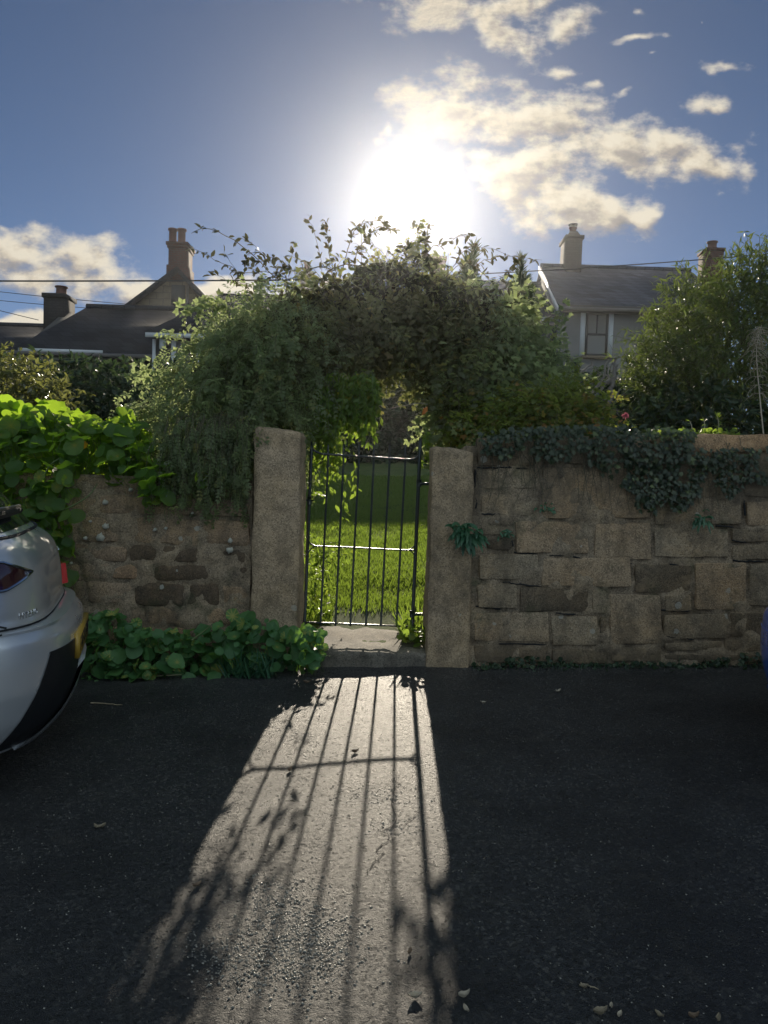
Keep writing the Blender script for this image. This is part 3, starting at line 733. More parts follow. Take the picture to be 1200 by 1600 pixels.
def masonry_mat(name, c1, c2, mort, w=.4, h=.2):
    m, n, l, b = new_mat(name); g = n.new('ShaderNodeNewGeometry')
    sp = n.new('ShaderNodeSeparateXYZ'); l.new(g.outputs['Position'], sp.inputs[0]); cb = n.new('ShaderNodeCombineXYZ')
    wob = noise_node(n, l, 3, 3, .6, vec=g.outputs['Position'])
    l.new(math_node(n, l, 'ADD', math_node(n, l, 'ADD', sp.outputs[0], sp.outputs[1]), math_node(n, l, 'MULTIPLY', wob.outputs['Fac'], .15)), cb.inputs[0])
    l.new(math_node(n, l, 'ADD', sp.outputs[2], math_node(n, l, 'MULTIPLY', wob.outputs['Fac'], .12)), cb.inputs[1])
    br = n.new('ShaderNodeTexBrick'); l.new(cb.outputs[0], br.inputs['Vector']); br.inputs['Scale'].default_value = 1
    br.inputs['Brick Width'].default_value = w; br.inputs['Row Height'].default_value = h; br.inputs['Mortar Size'].default_value = .012
    for k, c in (('Color1', c1), ('Color2', c2), ('Mortar', mort)): br.inputs[k].default_value = (*c, 1)
    t = noise_node(n, l, 9, 5, .65, vec=g.outputs['Position'])
    c = mix_col(n, l, map_range(n, l, t.outputs['Fac'], .4, .7, 0, .6), br.outputs['Color'], tuple(x * .5 for x in c1))
    l.new(c, b.inputs['Base Color']); b.inputs['Roughness'].default_value = .85; b.inputs['Specular IOR Level'].default_value = .2
    bp = n.new('ShaderNodeBump'); bp.inputs['Strength'].default_value = .6; bp.inputs['Distance'].default_value = .02
    l.new(t.outputs['Fac'], bp.inputs['Height']); l.new(bp.outputs[0], b.inputs['Normal'])
    return m
M['slate_dark'] = slate_mat('slate_dark', (.022, .023, .027))
M['slate_grey'] = slate_mat('slate_grey', (.05, .055, .075))
M['stone_wall'] = masonry_mat('stone_wall', (.26, .20, .13), (.18, .14, .095), (.11, .09, .07), .45, .22)
M['render_grey'] = simple_mat('render_grey', (.17, .165, .155), .85, 0, .2, .15, 3, .4)
M['render_dark'] = simple_mat('render_dark', (.08, .075, .07), .85, 0, .2, .2, 3, .4)
M['brick_red'] = masonry_mat('brick_red', (.085, .026, .018), (.055, .02, .015), (.05, .04, .036), .22, .075)
M['brick_grey'] = masonry_mat('brick_grey', (.04, .035, .034), (.028, .025, .025), (.025, .023, .022), .22, .075)
M['clay_pot'] = simple_mat('clay_pot', (.10, .04, .028), .7, 0, .3, .3, 10)
M['white_wood'] = simple_mat('white_wood', (.48, .49, .5), .5, 0, .4, .08, 5)
M['grey_wood'] = simple_mat('grey_wood', (.10, .09, .085), .6, 0, .4, .2, 5)
M['dark_wood'] = simple_mat('dark_wood', (.03, .026, .024), .6)
M['curtain'] = simple_mat('curtain', (.62, .54, .38), .9, 0, .1, .15, 4)
M['metal_cap'] = simple_mat('metal_cap', (.3, .3, .31), .4, .8)
def glass_mat():
    m, n, l, b = new_mat('window_glass')
    b.inputs['Base Color'].default_value = (.02, .022, .025, 1); b.inputs['Roughness'].default_value = .05; b.inputs['Specular IOR Level'].default_value = .8
    return m
M['window_glass'] = glass_mat()

def slab_roof(mb, a, b, c, d, t=.10):
    """a roof plane: eave left, eave right, ridge right, ridge left, with thickness"""
    a, b, c, d = [np.asarray(p, float) for p in (a, b, c, d)]
    n = np.cross(b - a, d - a); n /= np.linalg.norm(n); n = n * np.sign(n[2]) * t
    mb.hexa([a - n, b - n, c - n, d - n, a, b, c, d])
def pot(parent, c, h, r, mat, cap=None):
    b = MB(); b.lathe([(r * .85, 0), (r * 1.05, .04), (r * .9, .08), (r * .85, h * .85), (r * 1.1, h * .9), (r * 1.1, h), (r * .7, h), (r * .65, h - .05)], c, 14)
    p = b.build('chimney_pot', mat, parent, smooth=False)
def stack(house, x0, x1, y0, y1, z0, z1, mat, steps=(), name='chimney'):
    b = MB(); b.box((x0, y0, z0), (x1, y1, z1), )
    for zz, h, o in steps: b.box((x0 - o, y0 - o, zz), (x1 + o, y1 + o, zz + h))
    return b.build(name, mat, house)

def gable_house(name, label, x0, x1, yf, yb, ze, zr, wallm, roofm, hip_left=0., over=.25, zb=1.0):
    """ridge runs along X; front faces the street"""
    h = thing(name, label, 'house', ((x0 + x1) / 2, (yf + yb) / 2, zb))
    ym = (yf + yb) / 2; w = MB()
    w.hexa([(x0, yf, zb), (x1, yf, zb), (x1, yb, zb), (x0, yb, zb), (x0, yf, ze), (x1, yf, ze), (x1, yb, ze), (x0, yb, ze)])
    for x in (x0 + .01, x1 - .01):
        w.prism([(x, yf + .02, ze), (x, yb - .02, ze), (x, ym, zr - .08)], (.22 if x == x0 + .01 else -.22, 0, 0))
    w.build('wall', wallm, h)
    r = MB(); dz = (zr - ze) / (ym - yf) * over
    slab_roof(r, (x0 - .1, yf - over, ze - dz + .08), (x1 + .1, yf - over, ze - dz + .08), (x1 + .1, ym, zr + .08), (x0 - .1 + hip_left, ym, zr + .08))
    slab_roof(r, (x1 + .1, yb + over, ze - dz + .08), (x0 - .1, yb + over, ze - dz + .08), (x0 - .1 + hip_left, ym, zr + .08), (x1 + .1, ym, zr + .08))
    rf = r.build('roof', roofm, h)
    t = MB(); t.tube([(x0 - .1 + hip_left, ym, zr + .10), (x1 + .1, ym, zr + .10)], .085, 8); t.build('ridge_tiles', roofm, rf)
    g = MB(); g.tube([(x0 - .1, yf - over - .05, ze - dz + .02), (x1 + .1, yf - over - .05, ze - dz + .02)], .055, 8); g.build('gutter', M['grey_wood'], h)
    return h, rf
def window(house, x0, x1, z0, z1, y, wood, curtain=True, bars=True):
    f = MB(); t = .07
    f.box((x0, y - .04, z0), (x0 + t, y + .10, z1)); f.box((x1 - t, y - .04, z0), (x1, y + .10, z1))
    f.box((x0 + t, y - .035, z1 - t), (x1 - t, y + .10, z1)); f.box((x0 + t, y - .035, z0), (x1 - t, y + .10, z0 + t))
    zm = (z0 + z1) / 2
    f.box((x0 + t, y - .02, zm - .03), (x1 - t, y + .05, zm + .03))
    if bars: f.box(((x0 + x1) / 2 - .02, y - .015, zm + .03), ((x0 + x1) / 2 + .02, y + .04, z1 - t))
    fr = f.build('window', wood, house)
    g = MB(); g.box((x0 + t, y + .051, z0 + t), (x1 - t, y + .06, z1 - t))
    g.build('pane', M['window_glass'] if not curtain else M['pane_curtain'], fr)
    s = MB(); s.box((x0 - .1, y - .12, z0 - .09), (x1 + .1, y + .08, z0 - .003)); s.build('sill', M['stone_wall'], fr)
def pane_curtain():
    # closed cream curtains seen through the glass, shading of the folds put into the colour
    m, n, l, b = new_mat('pane_curtain'); g = n.new('ShaderNodeNewGeometry')
    w = n.new('ShaderNodeTexWave'); w.bands_direction = 'X'; w.inputs['Scale'].default_value = 2.2; w.inputs['Distortion'].default_value = 3; l.new(g.outputs['Position'], w.inputs[0])
    c = mix_col(n, l, w.outputs['Fac'], (.92, .86, .66), (.72, .64, .45)); l.new(c, b.inputs['Base Color'])
    b.inputs['Roughness'].default_value = .35; b.inputs['Coat Weight'].default_value = 1; b.inputs['Coat Roughness'].default_value = .02
    return m
M['pane_curtain'] = pane_curtain()

# right: grey rendered house with sash window
def right_house():
    yf, yb = 23.0, 29.0; ym = 26
    x0 = P(877, 480, yf)[0]; x1 = P(1135, 420, yf)[0]
    zr = P(985, 424, ym)[2]; ze = P(920, 478, yf)[2]
    h, rf = gable_house('house', 'grey rendered house with slate roof and one curtained sash window above the garden', x0, x1, yf, yb, ze, zr, M['render_grey'], M['slate_grey'], over=.3)
    a, b = P(913, 556, yf), P(951, 489, yf)
    window(h, a[0], b[0], a[2], b[2], yf, M['dark_wood'])
    f = MB()
    for q in ((a[0] - .16, b[2] + .01, b[0] + .16, b[2] + .16), (a[0] - .16, a[2], a[0] - .01, b[2]), (b[0] + .01, a[2], b[0] + .16, b[2])): f.box((q[0], yf - .025, q[1]), (q[2], yf + .02, q[3]))
    f.build('window_surround', M['white_wood'], h)
    ev = MB(); ev.box((x0 - .05, yf - .26, ze - .22), (x1, yf - .003, ze - .04)); ev.build('soffit', M['dark_wood'], h)
    # left chimney, on the gable
    l, r = P(880, 400, ym)[0], P(904, 400, ym)[0]; zt = P(892, 374, ym)[2]
    c = stack(rf, l, r, ym - .45, ym + .45, zr - 1.6, zt, M['brick_grey'], [(zt - .12, .12, .05)])
    s = MB(); s.prism([(l + .04, ym - .4, zt), (r - .04, ym - .4, zt), ((r + l) / 2 + .14, ym - .2, zt + .22), ((r + l) / 2 - .10, ym - .2, zt + .22)], (0, .8, 0)); s.build('flaunching', M['brick_grey'], rf)
    pot(rf, ((r + l) / 2 + .03, ym, zt + .15), P(892, 356, ym)[2] - zt - .15, .13, M['clay_pot'])
    cw = MB(); zc = P(892, 356, ym)[2]
    for k in range(6): cw.tube([((r + l) / 2 + .03 + .12 * math.cos(k), ym + .12 * math.sin(k), zc - .01), ((r + l) / 2 + .03 + .12 * math.cos(k), ym + .12 * math.sin(k), zc + .12)], .01, 4)
    cw.lathe([(.0, .17), (.16, .12), (.17, .10), (0, .11)], ((r + l) / 2 + .03, ym, zc), 14); cw.build('cowl', M['metal_cap'], rf)
    l, r = P(1098, 400, ym)[0], P(1124, 400, ym)[0]; zt = P(1110, 392, ym)[2]
    stack(rf, l, r, ym - .35, ym + .35, zr - 1.2, zt, M['brick_red'], [(zt - .1, .1, .04)])
    pot(rf, ((r + l) / 2 + .02, ym, zt), P(1112, 378, ym)[2] - zt, .17, M['clay_pot'])
    vg = MB(); dz = (zr - ze) / 3 * .3
    A, B = np.array([x0 - .14, yf - .3, ze - dz + .05]), np.array([x0 - .14, ym, zr + .05])
    vg.hexa([A + [-.03, 0, -.18], A + [.0, 0, -.18], B + [.0, 0, -.18], B + [-.03, 0, -.18], A + [-.03, 0, .07], A, B, B + [-.03, 0, .07]]); vg.build('bargeboard', M['white_wood'], h)
right_house()
# its lower neighbour
def right_neighbour():
    yf, yb = 23.6, 29.0; ym = 26.3
    x0 = P(700, 480, yf)[0]; x1 = P(876, 480, yf)[0] - .02
    zr = P(860, 449, ym)[2]; ze = P(862, 500, yf)[2]
    h, rf = gable_house('house', 'lower slate roofed house adjoining the left end of the grey rendered house', x0, x1, yf, yb, ze, zr, M['render_grey'], M['slate_grey'], over=.3)
    g = MB(); g.box((x1 - 1.4, yf - .38, ze - .12), (x1 - .1, yf - .28, ze - .02)); g.build('fascia', M['white_wood'], h)
right_neighbour()
# behind the arch
def terrace():
    yf, yb = 30, 36; ym = 33
    x0 = P(318, 470, yf)[0]; x1 = P(716, 470, yf)[0]
    zr = P(520, 470, ym)[2]; ze = zr - 1.7
    h, rf = gable_house('terraced_house', 'long dark terrace roof with two chimneys rising behind the creeper arch', x0, x1, yf, yb, ze, zr, M['render_dark'], M['slate_dark'])
    l, r = P(470, 430, ym)[0], P(489, 430, ym)[0]; zt = P(480, 428, ym)[2]
    stack(rf, l, r, ym - .4, ym + .4, zr - 1, zt, M['brick_grey'], [(zt - .12, .12, .05)]); pot(rf, ((l + r) / 2, ym, zt), .5, .15, M['clay_pot'])
    l, r = P(671, 430, ym)[0], P(694, 430, ym)[0]; zt = P(682, 406, ym)[2]
    stack(rf, l, r, ym - .5, ym + .5, zr - 1, zt, M['brick_red'], [(zt - .12, .12, .06)])
terrace()

# left group
def cottage():
    yf, yb = 18.5, 23.5; ym = 21
    x0 = P(30, 540, yf)[0]; x1 = P(262, 540, yf)[0]
    zr = P(180, 486, ym)[2]; ze = P(140, 549, yf)[2]
    h, rf = gable_house('cottage', 'low cottage with a long dark slate roof and squat chimney holding one round pot', x0, x1, yf, yb, ze, zr, M['render_dark'], M['slate_dark'], hip_left=.75, over=.25)
    l, r = P(77, 480, ym)[0], P(109, 480, ym)[0]; zt = P(92, 463, ym)[2]
    stack(rf, l, r, ym - .35, ym + .35, zr - .9, zt, M['brick_grey'], [(zt - .12, .12, .04)])
    pot(rf, ((l + r) / 2 + .05, ym, zt), P(95, 448, ym)[2] - zt, .16, M['clay_pot'])
    f = MB(); f.box((P(42, 550, yf)[0], yf - .33, ze - .10), (P(168, 550, yf)[0], yf - .305, ze - .02)); f.build('fascia', M['white_wood'], h)
    f = MB(); a = P(40, 548, yf); f.tube([(a[0], yf - .30, ze - .02), (a[0], yf - .30, ze - 1.2)], .04, 8); f.build('drainpipe', M['white_wood'], h)
    for px in (68, 134):
        a = P(px, 0, yf)[0]; window(h, a, a + .75, ze - .95, ze - .16, yf, M['white_wood'], curtain=False, bars=False)
    lf = MB(); lf.box((P(66, 0, yf)[0], yf - .03, ze - 1.1), (P(100, 0, yf)[0], yf - .003, ze - .16)); lf.build('wall_panel', M['render_grey'], h)
cottage()
def outhouse():
    yf, yb = 21.5, 26; ym = 23.75
    x0 = P(-90, 530, yf)[0]; x1 = P(52, 530, yf)[0]
    zr = P(20, 513, ym)[2]; ze = P(20, 552, yf)[2]
    gable_house('outhouse', 'plain low dark roof beyond the left end of the cottage', x0, x1, yf, yb, ze, zr, M['render_dark'], M['slate_dark'])
outhouse()
def gabled():
    yf, yb = 25.5, 33
    ap = P(279, 418, yf); l = P(170, 494, yf); r = P(338, 476, yf)
    zb = 1.2; xl, xr = l[0], r[0]
    h = thing('gabled_house', 'tan stone house end with steep gable and tall red brick chimney at its peak', 'house', ((xl + xr) / 2, 29, zb))
    w = MB(); w.prism([(xl + .25, yf, zb), (xr - .2, yf, zb), (xr - .2, yf, r[2] - .1), (ap[0], yf, ap[2] - .16), (xl + .25, yf, l[2] + .02)], (0, yb - yf, 0)); w.build('wall', M['stone_wall'], h)
    t = MB()
    A, B, C = np.array([xl, yf - .2, l[2] - .1]), np.array([ap[0], yf - .2, ap[2]]), np.array([xr, yf - .2, r[2] - .16])
    dy = np.array([0, yb - yf + .4, 0])
    slab_roof(t, A, B, B + dy, A + dy, .14); rf = t.build('roof', M['slate_dark'], h)
    t = MB(); slab_roof(t, B, C, C + dy, B + dy, .14); t.build('roof', M['slate_dark'], h)
    l1, r1 = P(263, 400, yf)[0], P(290, 400, yf)[0]; yc = yf + .5; zt = P(276, 378, yf)[2]
    zc = P(276, 421, yf)[2]
    stack(rf, l1, r1, yf + .02, yf + .9, zc - 1.2, zt, M['brick_red'], [(zt - .20, .1, .04), (zt - .1, .10, .08), (zc - .35, .5, .05)])
    for px in (270, 284):
        pot(rf, (P(px, 370, yc)[0], yc, zt), P(276, 358, yc)[2] - zt, .15, M['clay_pot'])
    s = MB(); a, b = P(268, 445, yf), P(289, 478, yf); s.box((a[0], yf - .012, b[2]), (b[0], yf + .05, a[2])); s.build('blocked_opening', M['render_dark'], h)
    s = MB(); a, b = P(294, 446, yf), P(297, 480, yf); s.tube([(a[0], yf - .06, a[2]), (a[0], yf - .06, b[2] - .6)], .05, 8); s.build('soil_pipe', M['grey_wood'], h)
gabled()
def annexe():
    yf, yb = 16.5, 19.5
    x0 = P(238, 522, yf)[0]; x1 = P(400, 522, yf)[0]; ze = P(280, 523, yf)[2]; zr = P(290, 474, yf + 1.5)[2]; zb = 1.0
    h = thing('annexe', 'small slate roofed annexe with white eaves boards and white framed door', 'house', ((x0 + x1) / 2, 18, zb))
    w = MB(); w.box((x0, yf, zb), (x1, yb, ze)); w.build('wall', M['render_dark'], h)
    r = MB(); o = .2
    A, B = np.array([x0 - .1, yf - o, ze]), np.array([x1, yf - o, ze]); C, D = np.array([x1, yf + 1.5, zr]), np.array([x0 + .75, yf + 1.5, zr])
    slab_roof(r, A, B, C, D, .09); r.build('roof', M['slate_dark'], h)
    r = MB(); slab_roof(r, (x0 - .1, yb + o, ze), (x0 - .1, yf - o, ze), D, D + [0, .01, 0], .09); r.build('roof', M['slate_dark'], h)
    f = MB(); f.box((x0 - .08, yf - .24, ze - .11), (x1, yf - .205, ze - .015)); f.build('fascia', M['white_wood'], h)
    f = MB(); f.box((x0 + .02, yf - .05, zb), (x0 + .09, yf - .002, ze - .12)); f.build('corner_board', M['white_wood'], h)
    a = P(269, 530, yf)[0]
    f = MB(); f.box((a, yf - .06, zb), (a + .10, yf - .003, ze - .13)); f.box((a + .55, yf - .06, zb), (a + .65, yf - .003, ze - .13)); f.build('door_frame', M['white_wood'], h)
    f = MB(); f.box((a + .10, yf - .03, zb), (a + .55, yf - .004, ze - .14)); f.build('door', M['render_grey'], h)
    q0, q1 = P(251, 546, yf), P(260, 531, yf); f = MB(); f.box((q0[0], yf - .10, q0[2]), (q1[0], yf - .003, q1[2])); f.build('meter_box', M['white_wood'], h)
annexe()

# overhead wires
def wire(a, b, Ya, Yb, sag, label, r=.011):
    p, q = P(*a, Ya), P(*b, Yb); t = np.linspace(0, 1, 30)[:, None]
    pts = p + (q - p) * t; pts[:, 2] -= sag * 4 * (t * (1 - t))[:, 0]
    w = MB(); w.tube(pts, r, 5)
    tag(w.build('overhead_cable', M['cable']), label, 'cable')
M['cable'] = simple_mat('cable', (.03, .03, .032), .6)
wire((-260, 438), (520, 437), 14, 14, .02, 'thicker overhead cable running level in front of the left gable and its chimney', .016)
wire((560, 436), (1420, 375), 14, 15, .10, 'overhead cable sloping up past the grey house towards the right chimney', .011)
wire((-200, 430), (260, 480), 30, 26, .1, 'thin upper wire slanting down behind the cottage chimney', .012)
wire((-200, 446), (235, 488), 30, 26, .1, 'thin lower wire slanting down behind the cottage chimney', .012)
wire((-160, 440), (60, 500), 28, 25, .05, 'short thin wire slanting down to the outhouse roof', .012)
# ------------------------------------------------------------------ leaves
def tri_fan(n, start=1): return np.array([[0, start + i, start + (i + 1) % n] for i in range(n)])
T_OVAL = (np.array([(0, 0, 0), (-.24, .38, .05), (0, .5, -.03), (.24, .38, .05), (-.16, .75, .03), (.16, .75, .03), (0, 1, -.10)]),
          [np.array([[0, 2, 1], [0, 3, 2], [1, 2, 4], [2, 3, 5], [2, 6, 4], [2, 5, 6]])])
T_LANCE = (np.array([(0, 0, 0), (-.11, .35, .03), (0, .45, -.02), (.11, .35, .03), (0, 1, -.16)]), [np.array([[0, 2, 1], [0, 3, 2], [1, 2, 4], [2, 3, 4]])])
T_BLADE = (np.array([(-.035, 0, 0), (.035, 0, 0), (-.028, .5, .04), (.028, .5, .04), (0, 1, .16)]), [np.array([[0, 1, 3, 2]]), np.array([[2, 3, 4]])])
def pinnate(k=3, w=.10, ln=.34):
    V, F = [], []; o = 0
    def leaflet(b, ang, s, z):
        nonlocal o
        d = np.array([math.sin(ang), math.cos(ang)]); q = np.array([d[1], -d[0]])
        for a, c in ((0, 0), (.45, -1), (1, 0), (.45, 1)):
            p = np.array(b) + d * a * s + q * c * w * s / ln; V.append((p[0], p[1], z - .10 * a * a + (.02 if c else 0)))
        F.append([o, o + 3, o + 2, o + 1]); o += 4
    for i in range(k):
        y = .15 + .6 * i / max(1, k - 1)
        for s in (-1, 1): leaflet((0, y), s * 1.05, ln * (1 - .25 * abs(i - 1) / k), -.04 * i)
    leaflet((0, .72), 0, ln * 1.2, -.06)
    return np.array(V), [np.array(F)]
T_PIN = pinnate()
T_PIN5 = pinnate(2, .15, .40)
def round_leaf(n=18):
    V = [(0, .12, -.03)]
    for i in range(n):
        a = -math.pi / 2 + 2 * math.pi * i / n
        r = .5 * (1 + .05 * math.sin(3 * a + 1)) * (.86 if i == 0 else 1)
        V.append((r * math.cos(a), .5 + r * math.sin(a), .05 + .03 * math.sin(2.5 * a)))
    V[0] = (0, .42, -.04)
    rv = np.array([.28] + [(-.16 if i % 2 else .12) for i in range(n)])
    return np.array(V), [np.array([[0, 1 + i, 1 + (i + 1) % n] for i in range(n)])], rv * .8
T_ROUND = round_leaf()
def curled(t, cup, fold, wob, sd):
    V = t[0].copy(); x, y = V[:, 0].copy(), V[:, 1] - .5; r2 = x * x + y * y
    V[:, 2] += cup * r2 + fold * np.abs(x) + wob * np.sin(9 * x + sd) * np.sin(8 * y + 2 * sd); V[1:, 0] *= 1 + .10 * np.sin(np.arange(len(V) - 1) * 1.9 + sd); V[:, 1] = .5 + y * (1 + .08 * math.sin(sd))
    return (V,) + tuple(t[1:])
T_ROUNDS = [T_ROUND, curled(T_ROUND, .5, 0, .05, 1.), curled(T_ROUND, -.35, .25, .06, 2.3), curled(T_ROUND, .1, -.45, .08, 4.1)]
def ivy_leaf():
    pts = [(0, 0), (.16, -.04), (.42, .12), (.26, .34), (.5, .52), (.2, .56), (0, 1), (-.2, .56), (-.5, .52), (-.26, .34), (-.42, .12), (-.16, -.04)]
    V = [(0, .35, .03)] + [(x, y, -.06 * abs(x) * 2) for x, y in pts]; n = len(pts)
    return np.array(V), [np.array([[0, 1 + i, 1 + (i + 1) % n] for i in range(n)])]
T_IVY = ivy_leaf()

LM = dict(
    shoot=leaf_mat('shoot_leaf', [(0, (.03, .032, .02)), (.6, (.045, .048, .026)), (.93, (.06, .06, .03)), (1, (.12, .07, .025))], (.18, .17, .06), .28, .5, .3),  # darker copy of the arch leaf, painting the shoots as backlit silhouettes
    fine=leaf_mat('jasmine_leaf', [(0, (.08, .105, .055)), (.5, (.11, .14, .072)), (.9, (.15, .18, .09)), (1, (.20, .16, .03))], (.55, .66, .28), .6, .42, .45),
    arch=leaf_mat('arch_leaf', [(0, (.05, .055, .035)), (.5, (.075, .085, .05)), (.93, (.105, .115, .065)), (1, (.22, .13, .03))], (.46, .50, .16), .5, .45, .4),
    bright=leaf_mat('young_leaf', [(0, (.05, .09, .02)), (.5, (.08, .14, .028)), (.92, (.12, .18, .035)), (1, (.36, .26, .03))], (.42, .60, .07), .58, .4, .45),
    rose=leaf_mat('rose_leaf', [(0, (.05, .08, .022)), (.5, (.08, .12, .03)), (.85, (.12, .14, .035)), (1, (.30, .12, .04))], (.45, .52, .08), .52, .35, .5),
    nast=leaf_mat('nasturtium_leaf', [(0, (.04, .085, .026)), (.6, (.065, .13, .035)), (.95, (.11, .18, .045)), (1, (.35, .28, .04))], (.50, .76, .04), .60, .5, .35),
    nast_low=leaf_mat('nasturtium_shade_leaf', [(0, (.035, .10, .035)), (.6, (.06, .15, .05)), (.93, (.09, .20, .06)), (1, (.38, .33, .08))], (.30, .55, .05), .35, .5, .35),
    ivy=leaf_mat('ivy_leaf', [(0, (.016, .027, .014)), (.5, (.028, .043, .02)), (.9, (.05, .064, .03)), (1, (.12, .15, .05))], (.14, .24, .05), .22, .36, .4),
    hedge=leaf_mat('hedge_leaf', [(0, (.03, .052, .024)), (.5, (.055, .085, .03)), (.9, (.09, .12, .038)), (1, (.13, .15, .05))], (.26, .34, .06), .40, .42, .45),
    olive=leaf_mat('olive_leaf', [(0, (.05, .06, .025)), (.5, (.085, .095, .04)), (1, (.15, .15, .07))], (.38, .40, .09), .42, .25, .7),
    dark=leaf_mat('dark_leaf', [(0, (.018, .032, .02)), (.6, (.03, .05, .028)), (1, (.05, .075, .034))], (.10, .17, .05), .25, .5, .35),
    spiky=leaf_mat('spiky_leaf', [(0, (.03, .045, .028)), (1, (.06, .08, .045))], (.16, .22, .07), .3, .45, .4),
    fern=leaf_mat('fern_leaf', [(0, (.03, .085, .05)), (1, (.06, .15, .075))], (.12, .30, .06), .3, .4, .45),
    grass=leaf_mat('grass_blade', [(0, (.055, .095, .025)), (.6, (.10, .15, .035)), (1, (.19, .20, .07))], (.40, .58, .06), .55, .45, .4),
    straw=leaf_mat('straw', [(0, (.16, .13, .08)), (1, (.32, .27, .17))], (.4, .33, .2), .25, .7, .2),
)
M['stem'] = simple_mat('stem', (.075, .065, .035), .7)
M['green_stem'] = simple_mat('green_stem', (.11, .15, .05), .55)
M['wood_stem'] = simple_mat('wood_stem', (.10, .08, .062), .85, 0, .2, .4, 20, .6)
M['grey_wood_stem'] = simple_mat('grey_wood_stem', (.21, .19, .17), .85, 0, .2, .3, 20, .6)

rg = np.random.default_rng(11)
def unit(v): return v / (np.linalg.norm(v, axis=-1, keepdims=True) + 1e-9)
def rand_dirs(n, up=0.): 
    d = rg.normal(size=(n, 3)); d[:, 2] += up; return unit(d)
def blob_pts(n, blobs, shell=.55, gap=.42, freq=3.2, seed=1):
    """points in ellipsoids (cx,cy,cz,rx,ry,rz), more of them near the surface, with noise-cut gaps"""
    B = np.array(blobs, float); w = (B[:, 3] * B[:, 4] * B[:, 5]) ** .8; w /= w.sum()
    k = rg.choice(len(B), n, p=w); d = unit(rg.normal(size=(n, 3)))
    r = np.where(rg.random(n) < shell, 1 - np.abs(rg.normal(size=n)) * .14, rg.random(n) ** (1 / 3.))
    r *= .82 + .42 * fbm(d * 2.2 + k[:, None] * 7.7, seed + 5, 2)
    p = B[k, :3] + d * np.clip(r, 0, 1.25)[:, None] * B[k, 3:]
    keep = fbm(p * freq, seed) > gap * (1 if gap else 0)
    return p[keep], d[keep]
def EB(px, py, Y, rpx, rpy, ry):
    c = P(px, py, Y); return (*c, rpx * Y / FPX, ry, rpy * Y / FPX)
def shoots(start, dirs, length, steps, droop, wob=.35):
    """random drooping shoots: (n, steps, 3)"""
    n = len(start); p = np.array(start, float); d = unit(np.array(dirs, float)); L = np.broadcast_to(np.asarray(length, float), (n,)) / (steps - 1)
    droop = np.broadcast_to(np.asarray(droop, float), (n,))
    out = [p.copy()]
    for _ in range(steps - 1):
        d = unit(d + rg.normal(size=(n, 3)) * wob * .3 + np.array([0, 0, -1.]) * (droop / steps)[:, None])
        p = p + d * L[:, None]; out.append(p.copy())
    return np.stack(out, 1)
def leaves_on(mb, paths, per, size, tmpl, spread=.9, hang=.2, t0=.15, var=.35, up=(0, 0, 1)):
    n, s, _ = paths.shape; m = n * per
    k = np.repeat(np.arange(n), per); t = (t0 + (1 - t0) * rg.random(m)) * (s - 1.001); i = t.astype(int); f = (t - i)[:, None]
    a, b = paths[k, i], paths[k, np.minimum(i + 1, s - 1)]
    pos = a + (b - a) * f; tan = unit(b - a)
    d = unit(tan * .6 + rg.normal(size=(m, 3)) * spread + np.array([0, 0, -hang]))
    u = unit(np.array(up) * 1.0 + rg.normal(size=(m, 3)) * .5)
    mb.leaves(pos, d, u, size * (1 - var / 2 + var * rg.random(m)), tmpl, rg.random(m))
def cloud_leaves(mb, p, out, size, tmpl, outw=.6, hang=.25, var=.4, upn=.8):
    n = len(p); d = unit(out * outw + rg.normal(size=(n, 3)) * .7 + np.array([0, 0, -hang]))
    u = unit(np.array([0, 0, upn]) + out * .5 + rg.normal(size=(n, 3)) * .45)
    mb.leaves(p, d, u, size * (1 - var / 2 + var * rg.random(n)), tmpl, rg.random(n))
def plant(name, label, cat, loc, group=None): return thing(name, label, cat, loc, 0, group)
def poly(px, Y): return np.array([P(x, y, Yy) for (x, y), Yy in zip(px, np.broadcast_to(Y, (len(px),)))])
def smooth_path(pts, n=16):
    pts = np.asarray(pts, float); t = np.linspace(0, len(pts) - 1, n); i = np.minimum(t.astype(int), len(pts) - 2); f = (t - i)[:, None]
    pp = np.vstack([2 * pts[0] - pts[1], pts, 2 * pts[-1] - pts[-2]]); a, b, c, d = pp[i], pp[i + 1], pp[i + 2], pp[i + 3]
    return .5 * (2 * b + (c - a) * f + (2 * a - 5 * b + 4 * c - d) * f ** 2 + (3 * b - a - 3 * c + d) * f ** 3)
def in_poly(px, py, pol):
    r = np.zeros(len(px), bool); n = len(pol)
    for i in range(n):
        (x1, y1), (x2, y2) = pol[i], pol[(i + 1) % n]
        c = ((y1 > py) != (y2 > py)) & (px < (x2 - x1) * (py - y1) / (y2 - y1 + 1e-9) + x1); r ^= c
    return r
def sample_poly(n, pol):
    a = np.array(pol, float); lo, hi = a.min(0), a.max(0); q = lo + rg.random((n * 3, 2)) * (hi - lo)
    q = q[in_poly(q[:, 0], q[:, 1], pol)][:n]; return q[:, 0], q[:, 1]

